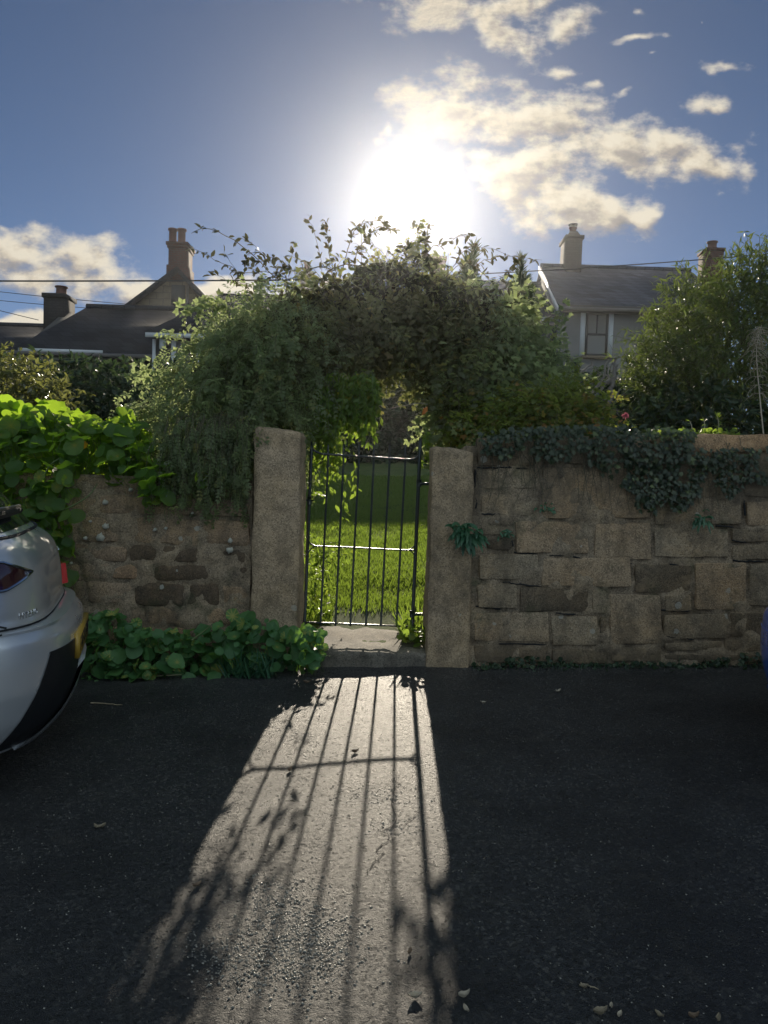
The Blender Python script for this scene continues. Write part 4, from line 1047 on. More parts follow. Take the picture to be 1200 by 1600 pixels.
# ---- the mound of jasmine over the left wall
def jasmine():
    o = plant('jasmine', 'grey green mound of fine leaved jasmine spilling over the left wall beside the gatepost', 'climber', (-1.2, 5.4, 1.3))
    blobs = [EB(415, 570, 5.6, 66, 76, .40), EB(345, 610, 5.6, 66, 66, .40), EB(370, 660, 5.35, 80, 76, .36), EB(432, 580, 5.6, 45, 66, .32), EB(440, 515, 5.8, 56, 44, .3), EB(370, 545, 5.7, 36, 46, .3), EB(280, 655, 5.5, 44, 46, .3), EB(300, 690, 5.3, 60, 50, .3), EB(418, 630, 5.4, 26, 40, .25)]
    st = MB(); lf = MB()
    p, d = blob_pts(1150, blobs, .75, .34, 2.4, 31)
    dirs = unit(d * .9 + np.array([-.15, -.35, .1]) + rg.normal(size=d.shape) * .35)
    pa = shoots(p, dirs, .22 + .28 * rg.random(len(p)), 7, 1.6 + rg.random(len(p)) * 2.2)
    st.tubes(pa, np.full(len(p), .0022), np.full(len(p), .001)); leaves_on(lf, pa, 9, .085, T_PIN, .7, .45)
    p, d = blob_pts(2300, blobs, .35, .42, 2.8, 37); cloud_leaves(lf, p, d, .085, T_PIN, .5, .6)
    # curtains of hanging stems over the wall top
    q = rg.random(230); sx = 262 + 132 * q; s0 = PA(sx, 640 + rg.random(230) * 60, 5.0 - rg.random(230) * .1)
    pa = shoots(s0, np.tile([-.1, -.35, -.3], (230, 1)) + rg.normal(size=(230, 3)) * .3, .28 + .25 * rg.random(230), 8, 5)
    st.tubes(pa, np.full(230, .002), np.full(230, .001)); leaves_on(lf, pa, 9, .07, T_PIN, .5, .8)
    # loose shoots to the left and over the slope
    for pts, n in (([(300, 600), (262, 590), (225, 600), (203, 570)], 26), ([(290, 640), (255, 625), (222, 640), (212, 665)], 34), ([(300, 560), (285, 520), (292, 490), (300, 478)], 24), ([(270, 650), (240, 640), (215, 630), (195, 645)], 26),
                   ([(330, 540), (312, 500), (322, 478), (345, 470)], 26), ([(300, 600), (268, 580), (240, 575), (222, 578)], 22), ([(360, 500), (350, 478), (330, 462), (312, 470)], 24), ([(255, 690), (236, 665), (240, 640)], 20)):
        pp = smooth_path(poly(pts, 5.5 + rg.uniform(-.15, .15)), 12)[None]
        st.tubes(pp, np.array([.004]), np.array([.0015])); leaves_on(lf, pp, n, .095, T_PIN5, .8, .35)
    st.build('stems', M['stem'], o); lf.build('foliage', LM['fine'], o)
    b = MB()
    for k in range(7):
        a = P(330 + 20 * k, 760, 5.5 + .1 * (k % 3)); a[2] = ground_z(a[0], a[1]); c = P(340 + 16 * k, 560, 5.6); b = MB(); b.tube(smooth_path([a, (a + c) / 2 + rg.normal(size=3) * .12, c], 10), np.linspace(.018, .006, 10), 6); b.build('trunk', M['wood_stem'], o)
jasmine()

# ---- the arch of climbers over the gate
def arch():
    o = plant('climber_arch', 'dense arch of rambling climbers grown over the gateway, wiry shoots against the sun', 'climber', (.0, 6.0, .2))
    blobs = [EB(490, 535, 5.9, 60, 60, .30), EB(560, 535, 6.0, 70, 46, .26), EB(630, 535, 6.0, 70, 48, .26), EB(700, 545, 6.0, 62, 62, .26), EB(540, 505, 6.0, 65, 30, .22), EB(620, 490, 6.1, 65, 34, .22), EB(690, 505, 6.1, 50, 34, .2),
             EB(716, 585, 5.8, 36, 46, .2), EB(480, 500, 5.9, 46, 30, .2), EB(744, 640, 5.6, 18, 40, .15), EB(625, 440, 6.1, 34, 26, .12), EB(655, 430, 6.1, 22, 30, .12)]
    st, lf = MB(), MB()
    p, d = blob_pts(520, blobs, .6, .34, 2.4, 41)
    pa = shoots(p, unit(d + np.array([0, -.3, .2]) + rg.normal(size=d.shape) * .4), .18 + .24 * rg.random(len(p)), 7, .6 + rg.random(len(p)) * 1.6)
    st.tubes(pa, np.full(len(p), .0028), np.full(len(p), .0012)); leaves_on(lf, pa, 9, .085, T_PIN5, .7, .4)
    p, d = blob_pts(1500, blobs, .3, .38, 2.6, 43); cloud_leaves(lf, p, d, .095, T_PIN5, .4, .5); p, d = blob_pts(3000, blobs, .3, .38, 2.6, 44); cloud_leaves(lf, p, d, .08, T_OVAL, .4, .5, .9)
    # shoots standing up against the sky
    n = 250; sx = 430 + 330 * rg.random(n); s0 = PA(sx, 470 - 50 * np.exp(-((sx - 610) / 80) ** 2) + rg.random(n) * 30, 6 + rg.normal(size=n) * .2)
    dr = np.stack([rg.normal(size=n) * .55, rg.normal(size=n) * .4, .6 + .6 * rg.random(n)], -1)
    L = .20 + .34 * rg.random(n) ** 1.5; pa = shoots(s0, dr, L, 9, 1.5 + rg.random(n) * 2.5, .5)
    st.tubes(pa, np.full(n, .0032), np.full(n, .0012)); leaves_on(lf, pa, 4, .058, T_OVAL, .9, .25, .1, .6); DK = pa
    # individual long shoots seen in outline
    LONG = [([(505, 470), (505, 420), (492, 365), (479, 334)], 16, .003), ([(520, 450), (515, 400), (512, 360), (508, 344)], 30, .003), ([(530, 440), (545, 385), (560, 352), (590, 346), (612, 362)], 46, .004), ([(560, 450), (556, 400), (575, 368), (600, 352)], 40, .004),
            ([(640, 450), (650, 400), (655, 365), (648, 345)], 14, .003), ([(660, 450), (668, 405), (664, 372), (671, 350)], 26, .003), ([(640, 420), (680, 385), (718, 370), (740, 366)], 22, .003), ([(690, 440), (720, 398), (745, 385), (790, 396)], 26, .003), ([(720, 450), (750, 410), (790, 400), (845, 405)], 26, .003),
            ([(470, 450), (430, 432), (400, 405), (372, 378), (345, 364), (318, 358), (300, 363)], 20, .005), ([(460, 440), (420, 425), (380, 425), (350, 412), (318, 395), (298, 386)], 22, .003), ([(520, 420), (470, 420), (430, 432), (400, 442)], 34, .005), ([(470, 440), (448, 415), (425, 402), (395, 412)], 36, .003),
            ([(440, 470), (395, 445), (362, 438), (330, 430)], 22, .003), ([(450, 450), (432, 420), (410, 395), (375, 370)], 30, .003), ([(500, 440), (530, 415), (570, 420), (600, 440)], 24, .005), ([(410, 480), (385, 450), (372, 425), (350, 395)], 26, .003), ([(430, 455), (405, 428), (388, 412), (384, 396)], 26, .003),
            ([(600, 440), (625, 395), (640, 378), (660, 375)], 24, .003), ([(700, 430), (730, 410), (770, 440), (800, 420)], 20, .003), ([(790, 440), (800, 420), (812, 408)], 16, .003)]
    sl = MB()
    for pts, k, r in LONG:
        pp = smooth_path(poly(pts, 6 + rg.uniform(-.2, .2)), 14)[None]; pp = pp + rg.normal(size=pp.shape) * .006
        st.tubes(pp, np.array([r]), np.array([r * .4]), 4); leaves_on(sl, pp, k, .058, T_OVAL, .9, .3, .2, .6)
    leaves_on(sl, DK, 9, .058, T_OVAL, .9, .25, .1, .6)
    st.build('stems', M['stem'], o); lf.build('foliage', LM['arch'], o); sl.build('shoot_leaves', LM['shoot'], o)
    b = MB()
    for pts, Y in (([(448, 990), (450, 800), (470, 640), (520, 540), (580, 500)], 6.0), ([(712, 980), (718, 760), (712, 640), (690, 560), (630, 510)], 6.1), ([(440, 990), (452, 780), (480, 620), (470, 520)], 5.95), ([(700, 980), (720, 720), (735, 600), (760, 500)], 5.9)):
        b = MB(); b.tube(smooth_path(poly(pts, Y), 20), np.linspace(.022, .008, 20), 6); b.build('trunk', M['wood_stem'], o)
arch()

def gate_creeper():
    o = plant('creeper', 'bright sunlit creeper hanging down inside the gateway by the left post', 'climber', P(500, 990, 5.5))
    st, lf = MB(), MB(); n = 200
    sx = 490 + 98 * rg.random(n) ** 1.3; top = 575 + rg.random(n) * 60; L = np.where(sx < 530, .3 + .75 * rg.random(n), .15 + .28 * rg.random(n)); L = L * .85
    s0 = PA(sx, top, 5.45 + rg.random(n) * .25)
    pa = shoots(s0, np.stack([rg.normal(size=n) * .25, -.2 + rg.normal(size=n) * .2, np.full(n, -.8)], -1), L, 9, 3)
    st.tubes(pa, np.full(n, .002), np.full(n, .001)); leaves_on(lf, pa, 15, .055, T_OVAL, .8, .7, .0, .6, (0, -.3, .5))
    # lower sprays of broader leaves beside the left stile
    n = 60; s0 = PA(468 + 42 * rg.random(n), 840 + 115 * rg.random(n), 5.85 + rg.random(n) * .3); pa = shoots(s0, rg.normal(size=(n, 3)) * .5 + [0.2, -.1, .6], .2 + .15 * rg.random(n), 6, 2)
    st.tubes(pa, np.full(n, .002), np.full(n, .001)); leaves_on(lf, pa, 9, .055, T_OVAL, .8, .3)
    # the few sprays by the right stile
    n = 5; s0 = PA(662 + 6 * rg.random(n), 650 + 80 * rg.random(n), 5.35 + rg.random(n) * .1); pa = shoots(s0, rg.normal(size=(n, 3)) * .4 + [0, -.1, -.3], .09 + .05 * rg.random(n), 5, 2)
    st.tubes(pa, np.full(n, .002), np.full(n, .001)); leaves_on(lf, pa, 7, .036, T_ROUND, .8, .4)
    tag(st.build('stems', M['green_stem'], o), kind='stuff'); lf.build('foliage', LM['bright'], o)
    a = MB(); a.tube(smooth_path(poly([(610, 638), (630, 634), (655, 630), (668, 632)], 5.5), 10), .003, 5); a.build('bare_twig', M['grey_wood_stem'], o)
    a = MB(); a.leaves(np.array([P(668, 635, 5.45)]), np.array([[-.45, -.1, -.8]]), np.array([[.3, -1, .3]]), .075, T_OVAL, [1.]); a.build('orange_leaf', leaf_mat('orange_leaf', [(0, (.5, .16, .03)), (1, (.55, .17, .03))], (.8, .3, .05), .5), o)
gate_creeper()

# ---- shrubs and roses right of the arch
def right_shrub():
    o = plant('elder_shrub', 'loose leafy shrub between the arch and the woody stems, sunlit at its edges', 'shrub', (1.0, 6.3, .2))
    blobs = [EB(760, 560, 6.4, 60, 80, .45), EB(800, 610, 6.4, 55, 50, .35), EB(760, 640, 6.0, 65, 50, .35), EB(740, 530, 6.6, 46, 46, .3), EB(835, 585, 6.6, 30, 40, .3), EB(780, 540, 6.6, 40, 36, .3)]
    st, lf = MB(), MB(); p, d = blob_pts(750, blobs, .7, .34, 3, 51)
    pa = shoots(p, unit(d + [0, -.2, .3] + rg.normal(size=d.shape) * .4), .2 + .25 * rg.random(len(p)), 6, 1 + rg.random(len(p)) * 2)
    st.tubes(pa, np.full(len(p), .0028), np.full(len(p), .0012)); leaves_on(lf, pa, 9, .105, T_PIN5, .7, .35)
    p, d = blob_pts(2600, blobs, .3, .40, 3, 53); cloud_leaves(lf, p, d, .10, T_PIN5, .4, .4)
    for pts in ([(800, 560), (815, 520), (812, 470), (800, 430)], [(850, 560), (868, 520), (875, 495), (872, 480)], [(830, 600), (850, 560), (870, 530)], [(820, 640), (850, 590), (882, 580)]):
        pp = smooth_path(poly(pts, 6.6), 10)[None]; st.tubes(pp, np.array([.005]), np.array([.002])); leaves_on(lf, pp, 26, .10, T_PIN5, .9, .3)
    st.build('stems', M['stem'], o); lf.build('foliage', LM['fine'], o)
right_shrub()

def roses():
    o = plant('rambling_rose', 'low sunlit rambling rose with yellow and reddish leaves along the ivy topped wall', 'shrub', P(830, 690, 5.4))
    blobs = [EB(800, 655, 5.5, 70, 26, .22), EB(870, 645, 5.5, 60, 32, .25), EB(925, 668, 5.4, 40, 14, .15), EB(860, 622, 5.6, 40, 16, .2), EB(760, 672, 5.3, 40, 16, .15)]
    st, lf = MB(), MB(); p, d = blob_pts(300, blobs, .7, .3, 4, 61)
    pa = shoots(p, unit(d + [0, -.2, .5] + rg.normal(size=d.shape) * .4), .12 + .16 * rg.random(len(p)), 6, 1.5)
    st.tubes(pa, np.full(len(p), .0022), np.full(len(p), .001)); leaves_on(lf, pa, 7, .075, T_PIN5, .7, .2)
    p, d = blob_pts(700, blobs, .4, .3, 4, 63); cloud_leaves(lf, p, d, .075, T_PIN5, .5, .3)
    st.build('stems', M['stem'], o); lf.build('foliage', LM['rose'], o)
    c = P(977, 650, 5.3); f = MB(); n = 30; dd = rand_dirs(n, .5); f.leaves(np.tile(c, (n, 1)), dd, rand_dirs(n, 1), .03, T_OVAL, rg.random(n))
    fl = plant('pink_flower', 'single dusky pink flower head standing above the ivy', 'flower', P(985, 690, 5.3)); f.build('petals', leaf_mat('petal', [(0, (.42, .09, .13)), (1, (.6, .2, .25))], (.6, .2, .25), .4), fl)
    s = MB(); s.tube(smooth_path([P(1000, 690, 5.3), P(992, 668, 5.3), c], 8), .0025, 5); s.build('stem', M['green_stem'], fl)
roses()

def ivy():
    o = plant('ivy', 'dark ivy matting the top of the right wall and falling over its face', 'climber', P(960, 830, 4.85))
    lf, st = MB(), MB()
    pol = [(745, 672), (860, 664), (1000, 662), (1085, 672), (1082, 700), (1130, 700), (1215, 696), (1215, 785), (1165, 790), (1105, 800), (1085, 828), (1045, 842), (1000, 830), (975, 775), (950, 740), (900, 738), (860, 748), (800, 738), (752, 722)]
    x, y = sample_poly(3600, pol); pt = np.stack([x, y, 0 * x], -1) / 38.
    low = np.interp(x, [745, 800, 900, 960, 1000, 1050, 1090, 1215], [700, 706, 712, 735, 790, 800, 770, 745]); k = fbm(pt * 2.2, 71) > .47 + np.clip((y - low) / 45, -.12, .6); x, y = x[k], y[k]; k = rg.random(len(x)) < np.clip(1.15 - .3 * fbm(np.stack([x, y, 0 * x], -1) / 15., 72), 0, 1); x, y = x[k], y[k]
    p = PA(x, y, 4.88 - .015 - .09 * rg.random(len(x)) * np.where(y < 720, 1, .6))
    n = len(p); d = unit(np.stack([rg.normal(size=n) * .6, -.35 + rg.normal(size=n) * .2, -.8 + rg.normal(size=n) * .35], -1)); u = unit(np.stack([rg.normal(size=n) * .35, np.full(n, -1.), .55 + rg.normal(size=n) * .3], -1))
    lf.leaves(p, d, u, (.018 + .026 * rg.random(n)), T_IVY, rg.random(n))
    # the mat on top of the wall
    n = 800; x = 745 + 340 * rg.random(n); yy = 4.86 + .42 * rg.random(n)
    p = PA(x, 690 - 12 * (x - 745) / 455 + rg.normal(size=n) * 3, yy * 0 + 4.9); p[:, 1] = yy; p[:, 2] += rg.random(n) * .05
    lf.leaves(p, unit(rg.normal(size=(n, 3)) * [1, 1, .4]), unit(np.stack([rg.normal(size=n) * .4, -.3 + rg.normal(size=n) * .4, np.ones(n)], -1)), (.018 + .026 * rg.random(n)), T_IVY, rg.random(n))
    n = 90; s0 = PA(750 + 420 * rg.random(n), 700 + 10 * rg.normal(size=n), 4.87); s0[:, 1] = 4.86; pa = shoots(s0, np.tile([0., -.02, -1], (n, 1)) + rg.normal(size=(n, 3)) * [.5, .02, .2], .15 + .3 * rg.random(n), 7, 1); pa[:, :, 1] = np.clip(pa[:, :, 1], 4.83, 4.875)
    st.tubes(pa, np.full(n, .003), np.full(n, .0015)); st.build('stems', M['stem'], o); lf.build('foliage', LM['ivy'], o)
ivy()

def hedge(name, label, cat, blobs, n_sh, n_leaf, size, mat, tmpl, seed, L=(.15, .2), core=True, trunkpx=None, upd=.5, stemr=.003):
    b0 = np.array(blobs); o = plant(name, label, cat, (b0[:, 0].mean(), b0[:, 1].mean(), ground_z(b0[:, 0].mean(), b0[:, 1].mean())))
    st, lf = MB(), MB(); p, d = blob_pts(n_sh, blobs, .85, .3, 2.2, seed)
    pa = shoots(p, unit(d + [0, 0, upd] + rg.normal(size=d.shape) * .35), L[0] + L[1] * rg.random(len(p)), 5, .8)
    st.tubes(pa, np.full(len(p), stemr), np.full(len(p), stemr * .5)); leaves_on(lf, pa, 9, size, tmpl, .7, .1)
    p, d = blob_pts(n_leaf, blobs, .45, .33, 2.4, seed + 3); cloud_leaves(lf, p, d, size, tmpl, .5, .2)
    lf.build('foliage', mat, o); tag(st.build('twigs', M['stem'], o), kind='stuff')
    t = MB(); k = 0
    for B in blobs[:5]:
        g = ground_z(B[0], B[1]); a = np.array([B[0] + .1, B[1], g]); c = np.array(B[:3])
        t = MB(); t.tube(smooth_path([a, (a + c) / 2 + rg.normal(size=3) * .08, c], 8), np.linspace(.06, .02, 8), 6); t.build('trunk', M['wood_stem'], o)
    return o
hedge('hedge_shrub', 'large olive green rounded shrub filling the right side above the wall', 'shrub',
      [EB(1075, 560, 7.4, 85, 80, .8), EB(1140, 520, 7.4, 90, 105, .8), EB(1190, 560, 7.2, 80, 140, .8), EB(1035, 610, 7.2, 56, 66, .5), EB(1130, 620, 7.0, 110, 90, .6), EB(1085, 490, 7.6, 52, 40, .5), EB(1180, 450, 7.4, 60, 50, .5), EB(1290, 560, 7.2, 110, 150, .8), EB(1015, 570, 7.4, 30, 50, .4)],
      1900, 12000, .085, LM['hedge'], T_LANCE, 81, (.12, .2))
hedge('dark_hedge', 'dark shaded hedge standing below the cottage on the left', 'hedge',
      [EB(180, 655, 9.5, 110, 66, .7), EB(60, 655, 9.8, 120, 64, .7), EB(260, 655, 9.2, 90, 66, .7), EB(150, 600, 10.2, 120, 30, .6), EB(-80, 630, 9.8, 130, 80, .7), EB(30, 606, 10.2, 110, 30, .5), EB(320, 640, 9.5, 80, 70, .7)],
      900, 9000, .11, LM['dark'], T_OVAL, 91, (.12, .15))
hedge('olive_shrub', 'small glossy olive coloured shrub catching the sun behind the nasturtiums', 'shrub',
      [EB(30, 610, 7.4, 50, 42, .4), EB(70, 625, 7.3, 42, 26, .35), EB(0, 600, 7.5, 50, 36, .4), EB(-60, 610, 7.5, 60, 50, .4), EB(15, 640, 7.3, 60, 30, .35)],
      420, 1500, .065, LM['olive'], T_OVAL, 101, (.10, .16))
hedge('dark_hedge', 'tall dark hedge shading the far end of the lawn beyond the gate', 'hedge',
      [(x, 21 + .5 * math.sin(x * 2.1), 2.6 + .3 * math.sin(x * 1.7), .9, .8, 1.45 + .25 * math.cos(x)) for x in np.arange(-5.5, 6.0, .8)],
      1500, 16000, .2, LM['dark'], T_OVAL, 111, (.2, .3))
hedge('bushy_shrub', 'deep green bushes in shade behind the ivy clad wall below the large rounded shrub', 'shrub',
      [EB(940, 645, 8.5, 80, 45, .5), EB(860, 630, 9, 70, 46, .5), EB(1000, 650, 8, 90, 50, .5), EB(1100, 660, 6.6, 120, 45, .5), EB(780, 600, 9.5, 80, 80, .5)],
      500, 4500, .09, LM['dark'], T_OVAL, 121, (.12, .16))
# tall leafy sprigs on the crown of the right shrub
def sprigs():
    o = plant('butterfly_bush', 'tall leafy spires rising from the top right of the large rounded shrub', 'shrub', P(1185, 640, 7.3))
    st, lf = MB(), MB()
    for px, py, h in ((1186, 470, 100), (1200, 450, 70), (1158, 450, 55), (1170, 440, 45), (1215, 460, 80), (1140, 450, 40), (1195, 480, 90), (1176, 470, 60), (1230, 450, 70)):
        q = smooth_path(poly([(px - 4, py + 30), (px, py), (px + 1, py - h)], 7.2 + rg.uniform(-.1, .1)), 14)
        st.tube(q, np.linspace(.006, .002, 14), 5)
        for t in np.linspace(.15, 1, int(h / 5.5)):
            i = int(t * 13); a = rg.random() * 6.28; s = .13 * (1.15 - .6 * t)
            for k in range(4):
                an = a + k * math.pi / 2; lf.leaves(q[i][None], np.array([[math.cos(an), math.sin(an), .55]]), np.array([[0, 0, 1.]]), s, T_LANCE, [rg.random()])
    st.build('stems', M['stem'], o); lf.build('foliage', LM['hedge'], o)
sprigs()

def spires(name, label, px, py0, py1, Y, n, w):
    o = plant(name, label, 'shrub', (P(px, py1, Y)[0], Y, ground_z(P(px, py1, Y)[0], Y)))
    st, lf = MB(), MB()
    for k in range(n):
        x = px + (rg.random() - .5) * w if k else px; top = py0 + (0 if k == 0 else rg.random() * 70 + 15); a, b = P(px + (x - px) * .5, py1, Y), P(x, top, Y + rg.uniform(-.2, .2))
        q = smooth_path([a, (a * .5 + b * .5) + rg.normal(size=3) * .03, b], 40); st.tube(q, np.linspace(.02, .006, 40), 5)
        m = 520; i = (rg.random(m) ** .8 * 39).astype(int); an = rg.random(m) * 6.28; t = i / 39.
        d = np.stack([np.cos(an), np.sin(an), .5 + .5 * t], -1); lf.leaves(q[i], unit(d), rand_dirs(m, 1), (.19 - .09 * t) * (.7 + .6 * rg.random(m)), T_BLADE_W, rg.random(m))
    st.build('stem', M['stem'], o); lf.build('foliage', LM['spiky'], o)
T_BLADE_W = (T_BLADE[0] * np.array([2.0, 1, 1]), T_BLADE[1])
spires('spiky_shrub', 'taller clump of bristly spires beside the sunlit arch top', 741, 380, 520, 8.5, 6, 60)
spires('spiky_shrub', 'shorter clump of bristly spires in front of the right hand slate roofs', 814, 402, 540, 8.5, 6, 70)

def dead_branches():
    o = plant('bare_shrub', 'tangle of bare grey woody branches in front of the dark bushes', 'shrub', P(900, 690, 7))
    b = MB()
    for pts, r in (([(880, 690), (900, 640), (940, 590), (955, 560)], .02), ([(900, 690), (905, 640), (880, 610), (845, 600)], .016), ([(910, 640), (945, 600), (950, 570)], .016), ([(940, 600), (962, 590), (958, 560)], .022), ([(860, 640), (890, 610), (925, 600)], .012), ([(830, 650), (870, 620), (915, 575), (930, 560)], .012), ([(948, 640), (958, 600), (962, 570)], .028), ([(870, 680), (850, 640), (846, 600)], .010), ([(820, 680), (824, 620), (822, 570)], .010), ([(900, 650), (935, 640), (970, 645)], .012), ([(835, 640), (838, 590), (850, 560)], .008)):
        q = smooth_path(poly(pts, 7 + rg.uniform(-.25, .25)), 14) + rg.normal(size=(14, 3)) * .012; b = MB(); b.tube(q, np.linspace(r, r * .45, 14), 6); b.build('branch', M['grey_wood_stem'], o)
    t = MB(); n = 160; s0 = PA(830 + 130 * rg.random(n), 580 + 70 * rg.random(n), 7 + rg.normal(size=n) * .2); pa = shoots(s0, rg.normal(size=(n, 3)) + [.2, 0, .4], .12 + .2 * rg.random(n), 6, .6, .9); t.tubes(pa, np.full(n, .004), np.full(n, .0015)); tag(t.build('twigs', M['grey_wood_stem'], o), kind='stuff')
dead_branches()

def dry_stalk():
    o = plant('seed_stalk', 'tall dead pale seed stalk standing in front of the large rounded shrub', 'plant', P(1192, 678, 5.9))
    b = MB(); q = smooth_path(poly([(1194, 690), (1188, 630), (1182, 560), (1184, 530), (1190, 508)], 5.9), 24); b.tube(q, np.linspace(.006, .002, 24), 5)
    pa = []
    for i in range(7, 23):
        for k in range(7):
            a = rg.random() * 6.28; pa.append((q[i], (math.cos(a), math.sin(a) * .6, .25)))
    s0 = np.array([p for p, d in pa]); dd = np.array([d for p, d in pa]); L = .05 + .10 * rg.random(len(s0)); L[rg.random(len(s0)) < .12] *= 1.6
    sh = shoots(s0, dd, L, 7, 2.2, .9); b.tubes(sh, np.full(len(s0), .0016), np.full(len(s0), .0009)); b.build('stalk', M['dry_stem'], o)
    h = MB(); n = 500; k = rg.integers(0, len(s0), n); i = rg.integers(2, 7, n); h.leaves(sh[k, i], rand_dirs(n), rand_dirs(n), .012, T_OVAL, rg.random(n)); tag(h.build('seed_heads', LM['straw'], o), kind='stuff')
M['dry_stem'] = simple_mat('dry_stem', (.42, .36, .27), .8)
dry_stalk()

# ---- nasturtiums
def nasturtium(name, label, polys, n, size, Yr, mat, seed, up, flowers=(), loc=None, trail=()):
    o = plant(name, label, 'plant', loc); lf, st = MB(), MB()
    for pol, m, yr, upv, sz in polys:
        x, y = sample_poly(m, pol); mm = len(x); p = PA(x, y, yr[0] + (yr[1] - yr[0]) * rg.random(mm))
        u = unit(np.array(upv) + rg.normal(size=(mm, 3)) * [.45, .35, .35]); d = unit(np.stack([rg.normal(size=mm), rg.normal(size=mm) * .5, rg.normal(size=mm) * .5 - .2], -1))
        s = sz * (.38 + 1.15 * rg.random(mm) ** 1.2); rr = rg.random(mm); hv = rg.integers(0, 4, mm)
        for v in range(4): q = hv == v; lf.leaves(p[q], d[q], u[q], s[q], T_ROUNDS[v], rr[q])
        k = rg.random(mm) < .6; c = p[k] + d[k] * (s[k] * .45)[:, None]; base = c + np.stack([rg.normal(size=k.sum()) * .03, .06 + .05 * rg.random(k.sum()), -.10 - .1 * rg.random(k.sum())], -1)
        pa = np.stack([base, (base + c) / 2 + rg.normal(size=c.shape) * .015, c - u[k] * .006], 1); st.tubes(pa, np.full(len(c), .0022), np.full(len(c), .0016), 4)
    for pts, Y in trail: st.tube(smooth_path(poly(pts, Y), 14), np.linspace(.006, .003, 14), 5)
    lf.build('foliage', mat, o); st.build('stems', M['green_stem'], o)
    for fx, fy, fY in flowers:
        f = MB(); c = P(fx, fy, fY); m = 7; a = np.arange(m) * 6.28 / m; f.leaves(np.tile(c, (m, 1)), np.stack([np.cos(a), np.full(m, -.3), np.sin(a)], -1), np.tile([0, -1., .3], (m, 1)), .030, T_ROUND, rg.random(m))
        f.build('flower', M['orange_petal'], o)
M['orange_petal'] = leaf_mat('orange_petal', [(0, (.75, .30, .02)), (1, (.8, .42, .03))], (.9, .5, .05), .45)
nasturtium('nasturtium', 'lush bright green nasturtiums heaped on the left wall above the silver car', [
    ([(-60, 650), (60, 640), (110, 640), (150, 660), (200, 650), (235, 690), (250, 745), (130, 745), (60, 760), (-60, 770)], 900, (4.78, 5.35), (.0, -.35, .8), .095),
    ([(-60, 650), (0, 637), (90, 636), (135, 660), (150, 672), (60, 690), (-60, 690)], 150, (5.1, 5.5), (.1, .9, .45), .125),
    ([(150, 668), (190, 645), (230, 680), (250, 700), (200, 720), (160, 700)], 120, (4.95, 5.3), (.3, .7, .5), .085),
    ([(-60, 745), (120, 745), (108, 800), (112, 870), (95, 900), (-60, 950)], 340, (4.74, 4.86), (0, -.9, .5), .09),
    ([(205, 740), (262, 742), (255, 775), (235, 785), (215, 775)], 26, (4.78, 4.86), (0, -.8, .6), .085),
    ([(300, 742), (340, 742), (335, 770), (310, 768)], 9, (4.8, 4.86), (0, -.8, .6), .05)], 0, 0, 0, LM['nast'], 1, 0, [(131, 695, 4.84), (127, 692, 4.85)], P(90, 900, 4.85),
    [([(82, 802), (110, 792), (138, 775), (152, 756)], 4.78), ([(70, 740), (80, 725), (95, 715)], 4.8), ([(145, 655), (165, 672), (180, 690)], 4.9)])
nasturtium('nasturtium', 'band of broad shaded nasturtium leaves along the foot of the left wall', [
    ([(120, 965), (180, 955), (230, 985), (330, 975), (400, 965), (470, 985), (500, 985), (495, 1040), (430, 1046), (330, 1056), (180, 1066), (130, 1060)], 560, (4.60, 4.86), (0, -.75, .75), .075),
    ([(130, 1020), (260, 1030), (260, 1064), (140, 1066)], 60, (4.55, 4.66), (0, -.5, .9), .07),
    ([(465, 995), (500, 990), (496, 1015), (480, 1042), (460, 1045)], 22, (4.6, 4.76), (.1, -.6, .8), .07)], 0, 0, 0, LM['nast_low'], 2, 0, (), P(300, 1060, 4.75), [([(300, 1000), (320, 985), (332, 975)], 4.6)])

# ---- fern tufts, weeds, grass
def tuft(name, label, px, py, Y, n, L, w, mat, cat='fern', down=1.6):
    o = plant(name, label, cat, P(px, py, Y)); lf = MB(); c = P(px, py, Y)
    s0 = c + rg.normal(size=(n, 3)) * [.03, .008, .02]; d = np.stack([rg.normal(size=n) * .7, -.7 - .4 * rg.random(n), .3 + rg.normal(size=n) * .6], -1)
    pa = shoots(s0, d, L * (.6 + .6 * rg.random(n)), 7, down, .15); t = np.gradient(pa, axis=1); sd = unit(np.cross(t, [0, -1., .4])) ; ww = (w * np.sin(np.linspace(.25, math.pi, 7)) + .001)[None, :, None]
    V = np.stack([pa - sd * ww, pa + sd * ww], 2).reshape(n * 14, 3); b = np.array([[2 * i, 2 * i + 1, 2 * i + 3, 2 * i + 2] for i in range(6)]); lf.add(V, [(b[None] + (np.arange(n) * 14)[:, None, None]).reshape(-1, 4)], rnd=np.repeat(rg.random(n), 14)); lf.build('fronds', mat, o)
tuft('fern', 'large clump of strap leaved fern growing between the right gatepost and wall', 729, 835, 4.82, 60, .15, .013, LM['fern'])
tuft('fern', 'small fern tuft rooted in the wall joint beneath the falling ivy', 1098, 812, 4.86, 26, .09, .007, LM['fern'])
tuft('fern', 'tiny green tuft in the joint under the biggest block of the right wall', 857, 795, 4.88, 14, .05, .006, LM['fern'])
tuft('fern', 'little green tuft beside the dark hole in the right wall', 788, 832, 4.88, 14, .05, .005, LM['fern'])
